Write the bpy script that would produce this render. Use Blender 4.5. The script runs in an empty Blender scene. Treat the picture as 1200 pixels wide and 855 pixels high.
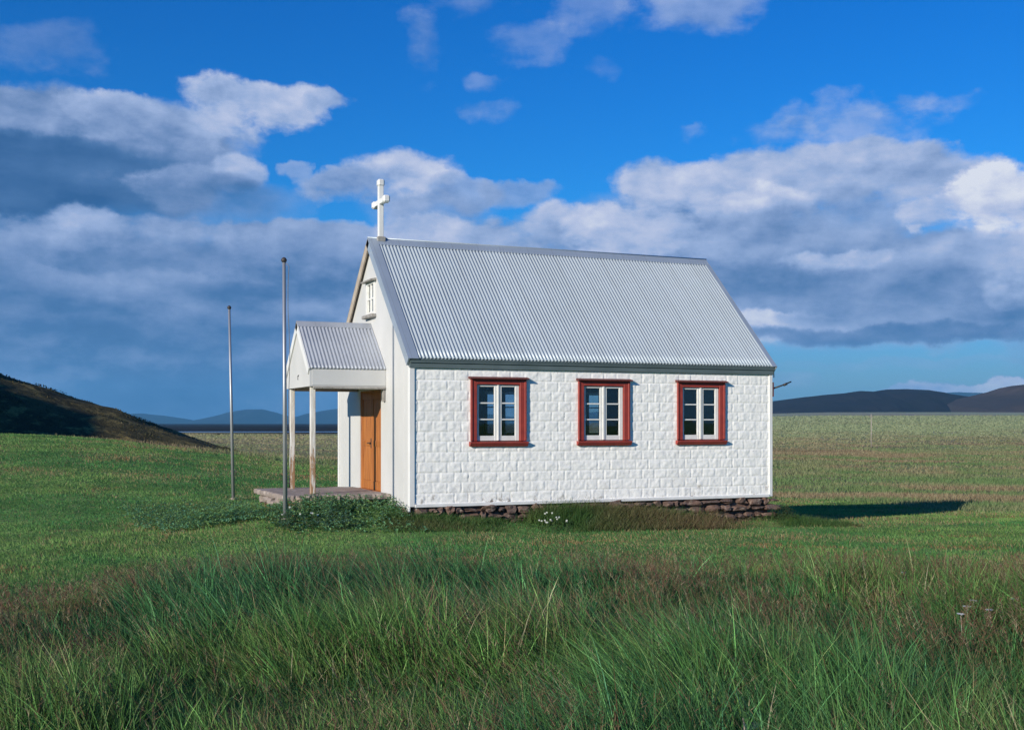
import bpy, bmesh, math, random
import numpy as np
from mathutils import Vector
rng = np.random.default_rng(7)
random.seed(7)
S = bpy.context.scene
COL = S.collection
R = math.radians

# ------------------------------------------------------------------ camera frame
CX, CY, CZ, YAW = -6.846, -21.112, 1.599, -0.402
FPX, HOR = 1342.2, 495.42                     # focal length and horizon in photo pixels
RX, RY = math.cos(YAW), math.sin(YAW)
FX, FY = -math.sin(YAW), math.cos(YAW)
def to_ld(x, y):
    dx, dy = x-CX, y-CY
    return dx*RX+dy*RY, dx*FX+dy*FY
def to_xy(l, d):
    return CX+l*RX+d*FX, CY+l*RY+d*FY

SUN_A, SUN_E = R(28), R(18)                  # sunlight travels along (cos A, sin A), falling

# ------------------------------------------------------------------ numpy noise
def _hash(ix, iy, seed):
    h = (ix.astype(np.int64)*374761393 + iy.astype(np.int64)*668265263 + seed*974711) & 0x7fffffff
    h = ((h ^ (h >> 13))*1274126177) & 0x7fffffff
    return ((h ^ (h >> 16)) & 0xffff)/65535.0
def vnoise(x, y, seed=0):
    x = np.asarray(x, float); y = np.asarray(y, float)
    ix = np.floor(x); iy = np.floor(y); fx = x-ix; fy = y-iy
    fx = fx*fx*(3-2*fx); fy = fy*fy*(3-2*fy)
    a = _hash(ix, iy, seed); b = _hash(ix+1, iy, seed); c = _hash(ix, iy+1, seed); d = _hash(ix+1, iy+1, seed)
    return a+(b-a)*fx+(c-a)*fy+(a-b-c+d)*fx*fy
def fbm(x, y, seed=0, oct=4):
    s = 0; a = .5; n = 0
    for k in range(oct):
        s = s+a*vnoise(x, y, seed+k*17); n += a; a *= .5; x = np.asarray(x)*2.03+3.1; y = np.asarray(y)*2.03+1.7
    return s/n
def smooth(a, b, x):
    t = np.clip((np.asarray(x, float)-a)/(b-a), 0, 1); return t*t*(3-2*t)

# ------------------------------------------------------------------ terrain
def terrain(x, y):
    x = np.asarray(x, float); y = np.asarray(y, float)
    l, d = to_ld(x, y)
    ds = np.maximum(d, 4.0); a = np.clip(l/ds, -1.2, 1.2)
    z = -.44+0*x
    z = z+.10*np.exp(-((x+1.0)/3.5)**2-((y-1.2)/3.2)**2)
    z = z+.27*np.exp(-((x+.55)/1.3)**2-((y-.75)/.75)**2)+.17*np.exp(-((x+2.5)/1.5)**2-((y-.1)/1.1)**2)
    z = z+.10*np.exp(-((y-2.7)/3.3)**4-((x-4.2)/4.9)**4)
    z = z+.17*np.exp(-((x-4.2)/2.0)**2-((y+.30)/.6)**2)+.11*np.exp(-((x-8.3)/1.0)**2-((y+.3)/.7)**2)+.10*np.exp(-((x-1.0)/.7)**2-((y+.45)/.4)**2)
    z = z-.06*smooth(12, 6, d)
    right = smooth(-.16, .1, a)
    z = z-np.interp(d, [18, 24, 35, 60, 90, 120, 160], [0, .17, .68, 1.72, 2.35, 2.6, 2.7])*right                     # the field drops away behind the church
    z = z+1.55*smooth(20, 62, d)*smooth(-.10, -.45, a)              # and climbs to the left
    lft = 1-smooth(-.1, .2, a)
    z = z-3.6*smooth(50, 140, d)*lft                                # left: down to the plain
    z = z-1.2*smooth(200, 900, d)*lft
    z = z+(20.0*smooth(150, 1900, d)+3.0*smooth(1000,2500,d))*smooth(-.05, .3, a)
    # lumps
    amp = .05*smooth(14, 22, d)+.05*smooth(24, 50, d)+.35*smooth(70, 300, d)
    z = z+amp*(fbm(x*.45, y*.45, 3, 3)-.5)+.5*smooth(60, 200, d)*(fbm(x*.05, y*.05, 9, 3)-.5)
    return z
def hill_h(l, d):
    # a slope coming down from the left, ending behind the lawn
    prof = np.interp(-l*85/np.maximum(d, 60), [13, 18, 20, 22.2, 26, 29, 33, 38, 46, 60, 80, 110, 180], [-6, -1.6, -.9, -.2, 1.0, 2.0, 3.1, 5.4, 8.6, 10.5, 11, 11, 11])
    bank = smooth(52, 84, d+.25*(l+27))*smooth(150, 96, d)
    h = -6+(prof+6)*bank-20*smooth(.05, 0, bank)
    # unseen rise added outside the picture at the left, shaped to shade the slope
    u = l*.629+d*.777; p = l*.777-d*.629
    g = np.exp(-((u+17)/14.)**2)
    big = np.interp(p, [-200, -130, -100, -88, -84, -80, -76, -72, -66, -62, -58, -52], [8, 14, 25, 29, 27.5, 23.6, 22.2, 22.0, 18.5, 13, 5, -6])*g-40*(1-g)
    return np.maximum(h, big)
def hill_terr(x, y):
    l, d = to_ld(x, y)
    z0 = terrain(x, y)
    h = hill_h(l, d)
    rough = (fbm(x*.22, y*.22, 31, 4)-.5)*1.1+(fbm(x*.9, y*.9, 37, 3)-.5)*.35
    knoll = .55*np.exp(-((l+32.5)/4.5)**2-((d-88)/12.)**2)
    h = h+knoll+rough*smooth(-2, 3, h)
    k = 1.0
    return z0, h
def full_terrain(x, y):
    z0, h = hill_terr(x, y)
    m = np.maximum(z0, h); dd = np.abs(z0-h)
    return m+.35*np.exp(-dd*2.0)*smooth(30, 50, to_ld(x, y)[1])*0+0*m

# ------------------------------------------------------------------ object helpers
def tag(o, label=None, cat=None, group=None, kind=None):
    if label: o['label'] = label
    if cat: o['category'] = cat
    if group: o['group'] = group
    if kind: o['kind'] = kind
    return o
def empty(name, loc, label, cat, group=None, rz=0):
    o = bpy.data.objects.new(name, None); COL.objects.link(o)
    o.location = loc; o.rotation_euler = (0, 0, rz); o.empty_display_size = .3
    return tag(o, label, cat, group)
def link(name, me, mat, parent=None):
    o = bpy.data.objects.new(name, me); COL.objects.link(o)
    for m in (mat if isinstance(mat, (list, tuple)) else [mat]): me.materials.append(m)
    if parent: o.parent = parent
    return o
def np_mesh(name, co, faces_list, mats=None, colors=None, smooth_=False):
    """co (N,3); faces_list = list of (M,k) int arrays"""
    me = bpy.data.meshes.new(name)
    co = np.ascontiguousarray(co, np.float32)
    me.vertices.add(len(co)); me.vertices.foreach_set('co', co.ravel())
    loops = np.concatenate([f.ravel() for f in faces_list]).astype(np.int32)
    tot = np.concatenate([np.full(len(f), f.shape[1], np.int32) for f in faces_list])
    st = np.concatenate([[0], np.cumsum(tot)[:-1]]).astype(np.int32)
    me.loops.add(len(loops)); me.loops.foreach_set('vertex_index', loops)
    me.polygons.add(len(tot)); me.polygons.foreach_set('loop_start', st)
    try: me.polygons.foreach_set('loop_total', tot)
    except Exception: pass
    if mats is not None: me.polygons.foreach_set('material_index', np.asarray(mats, np.int32))
    if smooth_: me.polygons.foreach_set('use_smooth', np.ones(len(tot), bool))
    if colors is not None:
        for nm, c in colors.items():
            at = me.color_attributes.new(nm, 'FLOAT_COLOR', 'POINT')
            c4 = np.ones((len(co), 4), np.float32); c4[:, :c.shape[1]] = c
            at.data.foreach_set('color', c4.ravel())
    me.update(); me.validate()
    return me
def grid_faces(nu, nv, flip=False):
    i = np.arange(nu-1)[:, None]*nv+np.arange(nv-1)[None, :]
    f = np.stack([i, i+nv, i+nv+1, i+1], -1).reshape(-1, 4)
    return f[:, ::-1] if flip else f
class MB:
    def __init__(s): s.bm = bmesh.new()
    def box(s, x0, x1, y0, y1, z0, z1, bev=0.0, mi=0, jit=0):
        bm = s.bm
        if x1 < x0: x0, x1 = x1, x0
        if y1 < y0: y0, y1 = y1, y0
        if z1 < z0: z0, z1 = z1, z0
        vs = [bm.verts.new((x+random.uniform(-jit, jit), y+random.uniform(-jit, jit), z+random.uniform(-jit, jit))) for x in (x0, x1) for y in (y0, y1) for z in (z0, z1)]
        fs = []
        for q in ((0, 1, 3, 2), (4, 6, 7, 5), (0, 4, 5, 1), (2, 3, 7, 6), (0, 2, 6, 4), (1, 5, 7, 3)):
            f = bm.faces.new([vs[k] for k in q]); f.material_index = mi; fs.append(f)
        if bev: bmesh.ops.bevel(bm, geom=list({e for f in fs for e in f.edges}), offset=bev, segments=1, affect='EDGES', profile=.5)
        return s
    def prism(s, pts, y0, y1, axis='x', mi=0, bev=0):
        """polygon pts extruded along an axis. axis x: pts=(y,z)"""
        bm = s.bm
        def P(p, t): return {'x': (t, p[0], p[1]), 'y': (p[0], t, p[1]), 'z': (p[0], p[1], t)}[axis]
        a = [bm.verts.new(P(p, y0)) for p in pts]; b = [bm.verts.new(P(p, y1)) for p in pts]
        n = len(pts); fs = [bm.faces.new(a), bm.faces.new(b[::-1])]
        for i in range(n): fs.append(bm.faces.new((a[i], b[i], b[(i+1) % n], a[(i+1) % n])))
        for f in fs: f.material_index = mi
        if bev: bmesh.ops.bevel(bm, geom=list({e for f in fs for e in f.edges}), offset=bev, segments=1, affect='EDGES', profile=.5)
        return s
    def tube(s, pts, rad, n=8, mi=0, cap=True):
        bm = s.bm; rings = []
        pts = [Vector(p) for p in pts]
        for i, p in enumerate(pts):
            t = (pts[min(i+1, len(pts)-1)]-pts[max(i-1, 0)]).normalized()
            u = t.orthogonal().normalized() if abs(t.z) < .99 else Vector((1, 0, 0)); u = (u-t*u.dot(t)).normalized(); v = t.cross(u)
            r = rad[i] if isinstance(rad, (list, tuple)) else rad
            rings.append([bm.verts.new(p+u*r*math.cos(k*2*math.pi/n)+v*r*math.sin(k*2*math.pi/n)) for k in range(n)])
        for a, b in zip(rings, rings[1:]):
            for k in range(n):
                f = bm.faces.new((a[k], a[(k+1) % n], b[(k+1) % n], b[k])); f.material_index = mi; f.smooth = True
        if cap:
            bm.faces.new(rings[0][::-1]).material_index = mi; bm.faces.new(rings[-1]).material_index = mi
        return s
    def build(s, name, mat, parent=None):
        bmesh.ops.recalc_face_normals(s.bm, faces=s.bm.faces)
        me = bpy.data.meshes.new(name); s.bm.to_mesh(me); s.bm.free()
        return link(name, me, mat, parent)

# ------------------------------------------------------------------ materials
class NT:
    def __init__(s, tree): s.t = tree
    def n(s, typ, ins=None, **kw):
        nd = s.t.nodes.new(typ)
        for k, v in kw.items(): setattr(nd, k, v)
        for k, v in (ins or {}).items():
            sock = nd.inputs[k]
            if hasattr(v, 'is_output') or isinstance(v, bpy.types.NodeSocket): s.t.links.new(v, sock)
            else: sock.default_value = v
        return nd
    def math(s, op, a, b=0.0, c=0.0, clamp=False):
        nd = s.n('ShaderNodeMath', {0: a, 1: b, 2: c}, operation=op); nd.use_clamp = clamp; return nd.outputs[0]
    def mix(s, fac, a, b, blend='MIX'):
        nd = s.n('ShaderNodeMix', data_type='RGBA', blend_type=blend)
        for k, v in ((0, fac), (6, a), (7, b)):
            if isinstance(v, bpy.types.NodeSocket): s.t.links.new(v, nd.inputs[k])
            else: nd.inputs[k].default_value = (tuple(v)+(1,))[:4] if k else v
        return nd.outputs[2]
    def noise(s, vec, scale, detail=4, rough=.55, dist=0, dim='3D'):
        nd = s.n('ShaderNodeTexNoise', {'Scale': scale, 'Detail': detail, 'Roughness': rough, 'Distortion': dist}, noise_dimensions=dim)
        if vec is not None: s.t.links.new(vec, nd.inputs['Vector'])
        return nd.outputs[0]
    def remap(s, v, a, b, c=0., d=1., smoothstep=True):
        nd = s.n('ShaderNodeMapRange', {0: v, 1: a, 2: b, 3: c, 4: d}); nd.interpolation_type = 'SMOOTHSTEP' if smoothstep else 'LINEAR'
        return nd.outputs[0]
    def mapping(s, vec, scale=(1, 1, 1), rot=(0, 0, 0)):
        nd = s.n('ShaderNodeMapping', {'Scale': scale, 'Rotation': rot}); s.t.links.new(vec, nd.inputs['Vector']); return nd.outputs[0]
def mat(name):
    m = bpy.data.materials.new(name); m.use_nodes = True
    t = m.node_tree; N = NT(t)
    b = t.nodes['Principled BSDF']
    return m, N, b, t
def obj_co(N): return N.n('ShaderNodeTexCoord').outputs['Object']
def bump(N, b, h, strength=.3, dist=.01):
    bp = N.n('ShaderNodeBump', {'Strength': strength, 'Distance': dist, 'Height': h}); N.t.links.new(bp.outputs[0], b.inputs['Normal'])

def painted(name, col, col2, scale=3, rough=.55, wear=None, wear_col=(.2, .14, .09), wear_scale=9, stretch=(1, 1, 1), bumps=.15, metallic=0, spec=.4):
    m, N, b, t = mat(name); co = N.mapping(obj_co(N), stretch)
    c = N.mix(N.remap(N.noise(co, scale, 6, .6), .3, .7), col, col2)
    if wear is not None:
        w = N.remap(N.noise(co, wear_scale, 8, .7), wear, wear+.07)
        c = N.mix(w, c, wear_col)
    t.links.new(c, b.inputs['Base Color']); b.inputs['Roughness'].default_value = rough; b.inputs['Metallic'].default_value = metallic
    b.inputs['Specular IOR Level'].default_value = spec
    bump(N, b, N.noise(co, scale*12, 5, .6), bumps, .006)
    return m
M = {}
# embossed white wall: base colour only varies by stains near the bottom and rust specks
def mk_wall():
    m, N, b, t = mat('white_pressed_metal'); co = obj_co(N)
    c = N.mix(N.remap(N.noise(co, 1.4, 5, .6), .3, .7), (.90, .875, .835), (.85, .825, .785))
    sx = N.n('ShaderNodeSeparateXYZ', {0: co})
    low = N.remap(sx.outputs[2], .7, .02)
    st = N.math('MULTIPLY', low, N.remap(N.noise(N.mapping(co, (1, 1, .5)), 7, 7, .7), .55, .68))
    c = N.mix(N.math('MULTIPLY', st, .65), c, (.25, .2, .15))
    # vertical runs
    run = N.remap(N.noise(N.mapping(co, (9, 9, .35)), 1.0, 5, .6), .62, .8)
    c = N.mix(N.math('MULTIPLY', run, .30), c, (.5, .46, .40))
    spot = N.remap(N.noise(co, 22, 4, .5), .69, .76)
    c = N.mix(N.math('MULTIPLY', spot, .55), c, (.3, .24, .2))
    # chipped paint along the very bottom course
    chip = N.math('MULTIPLY', N.math('MULTIPLY', N.remap(sx.outputs[2], .15, .03), N.remap(N.noise(co, .9, 3, .5), .5, .62)), N.remap(N.noise(co, 11, 6, .7), .46, .58))
    c = N.mix(chip, c, (.14, .10, .075))
    t.links.new(c, b.inputs['Base Color']); b.inputs['Roughness'].default_value = .5; b.inputs['Specular IOR Level'].default_value = .35
    bump(N, b, N.noise(co, 30, 4, .6), .25, .008)
    return m
M['wall'] = mk_wall()
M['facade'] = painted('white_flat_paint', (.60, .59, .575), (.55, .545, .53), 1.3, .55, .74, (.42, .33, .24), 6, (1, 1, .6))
M['board'] = painted('white_board_paint', (.75, .745, .73), (.66, .65, .63), 4, .55, .66, (.42, .33, .25), 7, (1, 1, .3))
def mk_post():
    m, N, b, t = mat('peeling_post_paint'); co = obj_co(N); st = N.mapping(co, (3, 3, .4))
    c = N.mix(N.remap(N.noise(st, 6, 6, .65), .35, .65), (.70, .68, .64), (.52, .47, .40))
    sx = N.n('ShaderNodeSeparateXYZ', {0: co})
    w = N.math('ADD', N.noise(st, 5, 8, .72), N.remap(sx.outputs[2], 1.9, .2, -.10, .13))
    c = N.mix(N.remap(w, .54, .62), c, (.30, .175, .09))
    c = N.mix(N.remap(N.noise(st, 11, 6, .7), .62, .7), c, (.16, .10, .06))
    t.links.new(c, b.inputs['Base Color']); b.inputs['Roughness'].default_value = .7; bump(N, b, N.noise(st, 20, 5, .6), .4, .006)
    return m
M['post'] = mk_post()
M['frieze'] = painted('grey_green_board', (.115, .15, .155), (.085, .115, .12), 4, .6, .7, (.2, .2, .18), 8, (.4, 1, 1))
M['red'] = painted('red_window_paint', (.33, .048, .034), (.25, .036, .028), 6, .5, .66, (.30, .12, .09), 12)
M['hood'] = painted('dark_red_board', (.16, .035, .028), (.11, .028, .024), 6, .6, .68, (.2, .13, .1), 10)
M['sash'] = painted('white_sash_paint', (.76, .75, .72), (.68, .66, .62), 8, .5, .64, (.4, .31, .24), 14)
M['grey_trim'] = painted('weathered_grey_board', (.36, .34, .31), (.24, .22, .2), 8, .7, .6, (.12, .1, .08), 12)
M['barge'] = painted('beige_bargeboard', (.5, .42, .33), (.4, .32, .25), 4, .6, .66, (.25, .17, .12), 9)
M['inside'] = painted('dark_interior_panelling', (.055, .045, .035), (.04, .033, .027), 4, .6)
M['door'] = painted('varnished_orange_door', (.47, .175, .040), (.30, .095, .022), 3, .45, .58, (.13, .045, .015), 3, (8, 8, .5), .3)
M['iron'] = painted('dark_iron', (.035, .033, .032), (.06, .045, .038), 12, .5, None, bumps=.3)
M['rust'] = painted('rusty_red_box', (.22, .05, .03), (.13, .04, .03), 14, .7)
M['rope'] = painted('grey_rope', (.22, .21, .2), (.15, .145, .14), 30, .9)
M['wood_pole'] = painted('bleached_pole_wood', (.36, .32, .26), (.27, .24, .2), 3, .8, None, stretch=(4, 4, .3))
def mk_roof(name, c1, c2, metal, rough):
    m, N, b, t = mat(name); co = obj_co(N)
    n1 = N.noise(co, 1.1, 5, .6)
    c = N.mix(N.remap(n1, .3, .7), c1, c2)
    run = N.remap(N.noise(N.mapping(co, (7, .5, .5)), 1.2, 6, .65), .5, .75)
    c = N.mix(N.math('MULTIPLY', run, .35), c, tuple(v*.72 for v in c1))
    sx = N.n('ShaderNodeSeparateXYZ', {0: co})
    sheet = N.math('FLOOR', N.math('DIVIDE', sx.outputs[0], .6096))
    wn = N.n('ShaderNodeTexWhiteNoise', noise_dimensions='1D'); t.links.new(sheet, wn.inputs['W'])
    c = N.mix(N.math('MULTIPLY', wn.outputs['Value'], .22), c, tuple(v*.68 for v in c1))
    lapx = N.math('FRACT', N.math('DIVIDE', sx.outputs[0], .6096))
    c = N.mix(N.remap(lapx, .975, .995, 0, .35), c, (.16, .15, .14))
    rst = N.math('MULTIPLY', N.remap(N.noise(N.mapping(co, (9, 1.2, 1.2)), 1.6, 7, .7), .66, .76), .3)
    c = N.mix(rst, c, (.30, .24, .19))
    w = N.remap(N.noise(N.mapping(co, (2.2, 1, 1)), 3.2, 6, .7), .66, .74)
    c = N.mix(N.math('MULTIPLY', w, .4), c, (.72, .74, .76))
    t.links.new(c, b.inputs['Base Color']); b.inputs['Metallic'].default_value = metal
    t.links.new(N.remap(n1, .3, .7, rough-.06, rough+.1), b.inputs['Roughness'])
    bump(N, b, N.noise(co, 18, 4, .6), .12, .006)
    return m
M['roof'] = mk_roof('galvanised_corrugated_iron', (.50, .555, .58), (.43, .48, .505), .25, .48)
M['porch_roof'] = mk_roof('worn_corrugated_iron', (.46, .48, .51), (.36, .38, .42), .25, .5)
M['flash'] = mk_roof('galvanised_flashing', (.40, .46, .53), (.34, .40, .47), .3, .42)
M['pole'] = mk_roof('aluminium_pole', (.42, .43, .45), (.34, .35, .37), .55, .42)
def mk_stone(name, c1, c2, c3, sc=6, rough=.85):
    m, N, b, t = mat(name); co = obj_co(N)
    c = N.mix(N.remap(N.noise(co, sc*.5, 5, .6), .35, .65), c1, c2)
    c = N.mix(N.remap(N.noise(co, sc*2.2, 6, .65), .52, .66), c, c3)
    t.links.new(c, b.inputs['Base Color']); b.inputs['Roughness'].default_value = rough
    bump(N, b, N.noise(co, sc*3, 8, .7), .6, .02)
    return m
M['stone'] = mk_stone('red_brown_stone', (.15, .085, .062), (.095, .062, .052), (.23, .175, .14))
M['concrete'] = mk_stone('weathered_concrete', (.31, .25, .215), (.22, .18, .155), (.38, .32, .28), 3)
M['rubble'] = mk_stone('broken_concrete', (.40, .34, .27), (.28, .2, .15), (.16, .09, .06), 5)
M['soil'] = mk_stone('rusty_soil', (.26, .10, .03), (.14, .06, .03), (.09, .07, .04), 5)
def mk_glass():
    m, N, b, t = mat('old_window_glass'); co = obj_co(N)
    t.nodes.remove(b)
    bp = N.n('ShaderNodeBump', {'Strength': .06, 'Distance': .02, 'Height': N.noise(co, 2.2, 2, .5)})
    gl = N.n('ShaderNodeBsdfGlossy', {'Roughness': .02, 'Color': (1, 1, 1, 1)}); t.links.new(bp.outputs[0], gl.inputs['Normal'])
    tr = N.n('ShaderNodeBsdfTransparent', {'Color': (.86, .89, .90, 1)})
    fr = N.n('ShaderNodeFresnel', {'IOR': 1.5})
    mx = N.n('ShaderNodeMixShader', {0: N.math('MULTIPLY_ADD', fr.outputs[0], 1.05, .005)})
    t.links.new(tr.outputs[0], mx.inputs[1]); t.links.new(gl.outputs[0], mx.inputs[2])
    t.links.new(mx.outputs[0], t.nodes['Material Output'].inputs['Surface'])
    return m
M['glass'] = mk_glass()
def mk_leaf(name, transl=.3, rough=.5, spec=.25, hue=1.0):
    m, N, b, t = mat(name)
    at = N.n('ShaderNodeAttribute'); at.attribute_name = 'Col'
    t.links.new(at.outputs['Color'], b.inputs['Base Color'])
    b.inputs['Roughness'].default_value = rough; b.inputs['Specular IOR Level'].default_value = spec
    tr = N.n('ShaderNodeBsdfTranslucent'); t.links.new(at.outputs['Color'], tr.inputs['Color'])
    mx = N.n('ShaderNodeMixShader', {0: transl})
    t.links.new(b.outputs[0], mx.inputs[1]); t.links.new(tr.outputs[0], mx.inputs[2])
    t.links.new(mx.outputs[0], t.nodes['Material Output'].inputs['Surface'])
    return m
M['grass'] = mk_leaf('grass_blades', .3, .55, .2)
M['leaf'] = mk_leaf('broad_leaves', .2, .45, .3)

# ------------------------------------------------------------------ ground material
def mk_ground():
    m, N, b, t = mat('field_ground')
    geo = N.n('ShaderNodeNewGeometry'); P = geo.outputs['Position']
    zo = N.n('ShaderNodeAttribute'); zo.attribute_name = 'Zone'
    sep = N.n('ShaderNodeSeparateColor'); t.links.new(zo.outputs['Color'], sep.inputs[0])
    lawn, hill, dark = sep.outputs[0], sep.outputs[1], sep.outputs[2]
    ad = N.n('ShaderNodeAttribute'); ad.attribute_name = 'Zone2'
    sep2 = N.n('ShaderNodeSeparateColor'); t.links.new(ad.outputs['Color'], sep2.inputs[0])
    far, pale = sep2.outputs[0], sep2.outputs[1]
    # lawn
    n1 = N.noise(P, .35, 6, .6); n2 = N.noise(P, 3.0, 6, .65); n3 = N.noise(P, 22, 4, .6)
    lc = N.mix(N.remap(n1, .35, .65), (.085, .20, .045), (.16, .27, .075))
    lc = N.mix(N.remap(n2, .45, .68), lc, (.21, .26, .09))
    lc = N.mix(N.math('MULTIPLY', N.remap(N.noise(P, .8, 5, .6), .62, .72), .55), lc, (.30, .20, .09))
    lc = N.mix(N.math('MULTIPLY', N.remap(n3, .4, .7), .35), lc, (.055, .13, .035))
    # moor: strips of brown, olive and green at several sizes
    m1 = N.noise(P, .045, 5, .6); m2 = N.noise(P, .16, 6, .62); m3 = N.noise(P, .9, 6, .65); m0 = N.noise(P, .010, 4, .6)
    mc = N.mix(N.remap(m1, .38, .6), (.28, .20, .115), (.25, .25, .115))
    mc = N.mix(N.math('MULTIPLY', N.remap(m2, .5, .62), .75), mc, (.15, .22, .075))
    mc = N.mix(N.math('MULTIPLY', N.remap(m3, .5, .7), .5), mc, (.36, .29, .17))
    mc = N.mix(N.math('MULTIPLY', N.remap(m0, .52, .62), .5), mc, (.20, .115, .075))
    mc = N.mix(N.math('MULTIPLY', N.remap(N.noise(P, .022, 5, .6), .56, .62), .5), mc, (.24, .31, .13))
    # far pasture: paler green
    fc = N.mix(N.remap(N.noise(P, .006, 5, .62), .4, .6), (.30, .34, .20), (.28, .25, .19))
    fc = N.mix(N.math('MULTIPLY', N.remap(N.noise(P, .02, 5, .6), .5, .62), .6), fc, (.18, .25, .14))
    mc = N.mix(far, mc, fc)
    cloud_shade = N.mix(N.remap(N.noise(P, .004, 5, .6), .4, .6), (.014, .015, .014), (.03, .028, .024))  # cloud shade over the far left plain, painted as near-black ground
    mc = N.mix(dark, mc, cloud_shade)
    mc = N.mix(pale, mc, (.34, .27, .17))
    edge = N.math('ADD', lawn, N.math('MULTIPLY_ADD', N.noise(P, .5, 5, .65), .9, -.45))
    c = N.mix(N.remap(edge, .42, .58), mc, lc)
    # hill: heath colour darkened for the slope's shade, with dry yellow patches
    hc = N.mix(N.remap(N.noise(P, .25, 6, .65), .4, .6), (.055, .048, .024), (.100, .082, .036))
    hc = N.mix(N.remap(N.noise(P, .55, 7, .7), .5, .62), hc, (.24, .18, .065))
    hc = N.mix(N.math('MULTIPLY', N.remap(N.noise(P, 1.6, 5, .7), .56, .64), .8), hc, (.03, .035, .018))
    he = N.math('ADD', hill, N.math('MULTIPLY_ADD', N.noise(P, .35, 5, .65), .6, -.3))
    c = N.mix(N.remap(he, .4, .6), c, hc)
    t.links.new(c, b.inputs['Base Color']); b.inputs['Roughness'].default_value = .95; b.inputs['Specular IOR Level'].default_value = .08
    hgt = N.math('ADD', N.math('MULTIPLY', n3, .06), N.math('ADD', N.math('MULTIPLY', N.noise(P, 5, 5, .65), .16), N.math('MULTIPLY', N.noise(P, .7, 5, .65), .5)))
    bump(N, b, hgt, .8, 1.0)
    return m
M['ground'] = mk_ground()

def lawn_mask(l, d):
    a = l/np.maximum(d, 4)
    # far edge of the mown grass by direction
    edge = np.interp(a, [-.6, -.45, -.36, -.26, -.15, .2, .24, .30, .38, .46, .6], [66, 66, 62, 56, 50, 54, 54, 46, 37, 36, 36])
    return smooth(edge+4, edge-4, d+1.5*(vnoise(l*.25, d*.25, 5)-.5))
def build_ground():
    u = np.linspace(-1, 1, 560)
    lat = 4.0*np.sinh(u*8.7)/1.0
    lat = np.sign(u)*np.minimum(np.abs(lat), 14000)
    v = np.linspace(-1, 1, 700)
    dep = 19+5.0*np.sinh(v*8.55)
    Lg, Dg = np.meshgrid(lat, dep, indexing='ij')
    keep = dep > -2500
    Lg, Dg = Lg[:, keep], Dg[:, keep]
    X, Y = to_xy(Lg, Dg)
    z0, h = hill_terr(X, Y)
    Z = np.maximum(z0, h)
    # press the ground down under the church floor so that nothing pokes through
    co = np.stack([X, Y, Z], -1).reshape(-1, 3)
    L_, D_ = Lg.ravel(), Dg.ravel()
    a = L_/np.maximum(D_, 4)
    lawn = lawn_mask(L_, D_)*(L_ > -400)
    hill = np.clip(.5+(h-z0).ravel()*.9+.35, 0, 1)*(D_ > 20)*(D_ < 165)
    hill[(h-z0).ravel() < -.9] = 0
    dark = smooth(620, 760, D_)*(1-smooth(-.02, .12, a))  # where the painted cloud shade lies on the plain
    far = smooth(240, 420, D_)*smooth(.0, .2, a)
    pale = smooth(250, 330, D_)*smooth(620, 520, D_)*(1-smooth(-.05, .1, a))*.55
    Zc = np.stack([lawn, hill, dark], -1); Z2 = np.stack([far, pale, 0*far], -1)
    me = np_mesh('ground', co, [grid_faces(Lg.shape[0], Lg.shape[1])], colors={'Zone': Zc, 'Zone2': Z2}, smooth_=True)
    g = link('ground', me, M['ground']); tag(g, kind='structure')
build_ground()
def build_water():
    m, N, b, t = mat('pale_lake_water'); P = N.n('ShaderNodeNewGeometry').outputs['Position']
    b.inputs['Base Color'].default_value = (.10, .13, .15, 1); b.inputs['Roughness'].default_value = .25
    bump(N, b, N.noise(P, .6, 4, .6), .3, .3)
    l = np.linspace(-430, -70, 60); w = 34+10*(vnoise(l*.02, l*0, 4)-.5)
    c = 560+10*(vnoise(l*.012, l*0+9, 8)-.5)
    lo = np.stack(to_xy(l, c-w), -1); hi = np.stack(to_xy(l, c+w), -1)
    zz = np.maximum(terrain(lo[:, 0], lo[:, 1]), terrain(hi[:, 0], hi[:, 1])).max()+.12
    co = np.concatenate([np.column_stack([lo, np.full(60, zz)]), np.column_stack([hi, np.full(60, zz)])])
    i = np.arange(59); f = np.stack([i, i+1, i+61, i+60], -1)
    o = link('water', np_mesh('water', co, [f]), m); tag(o, kind='structure')
build_water()

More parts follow.
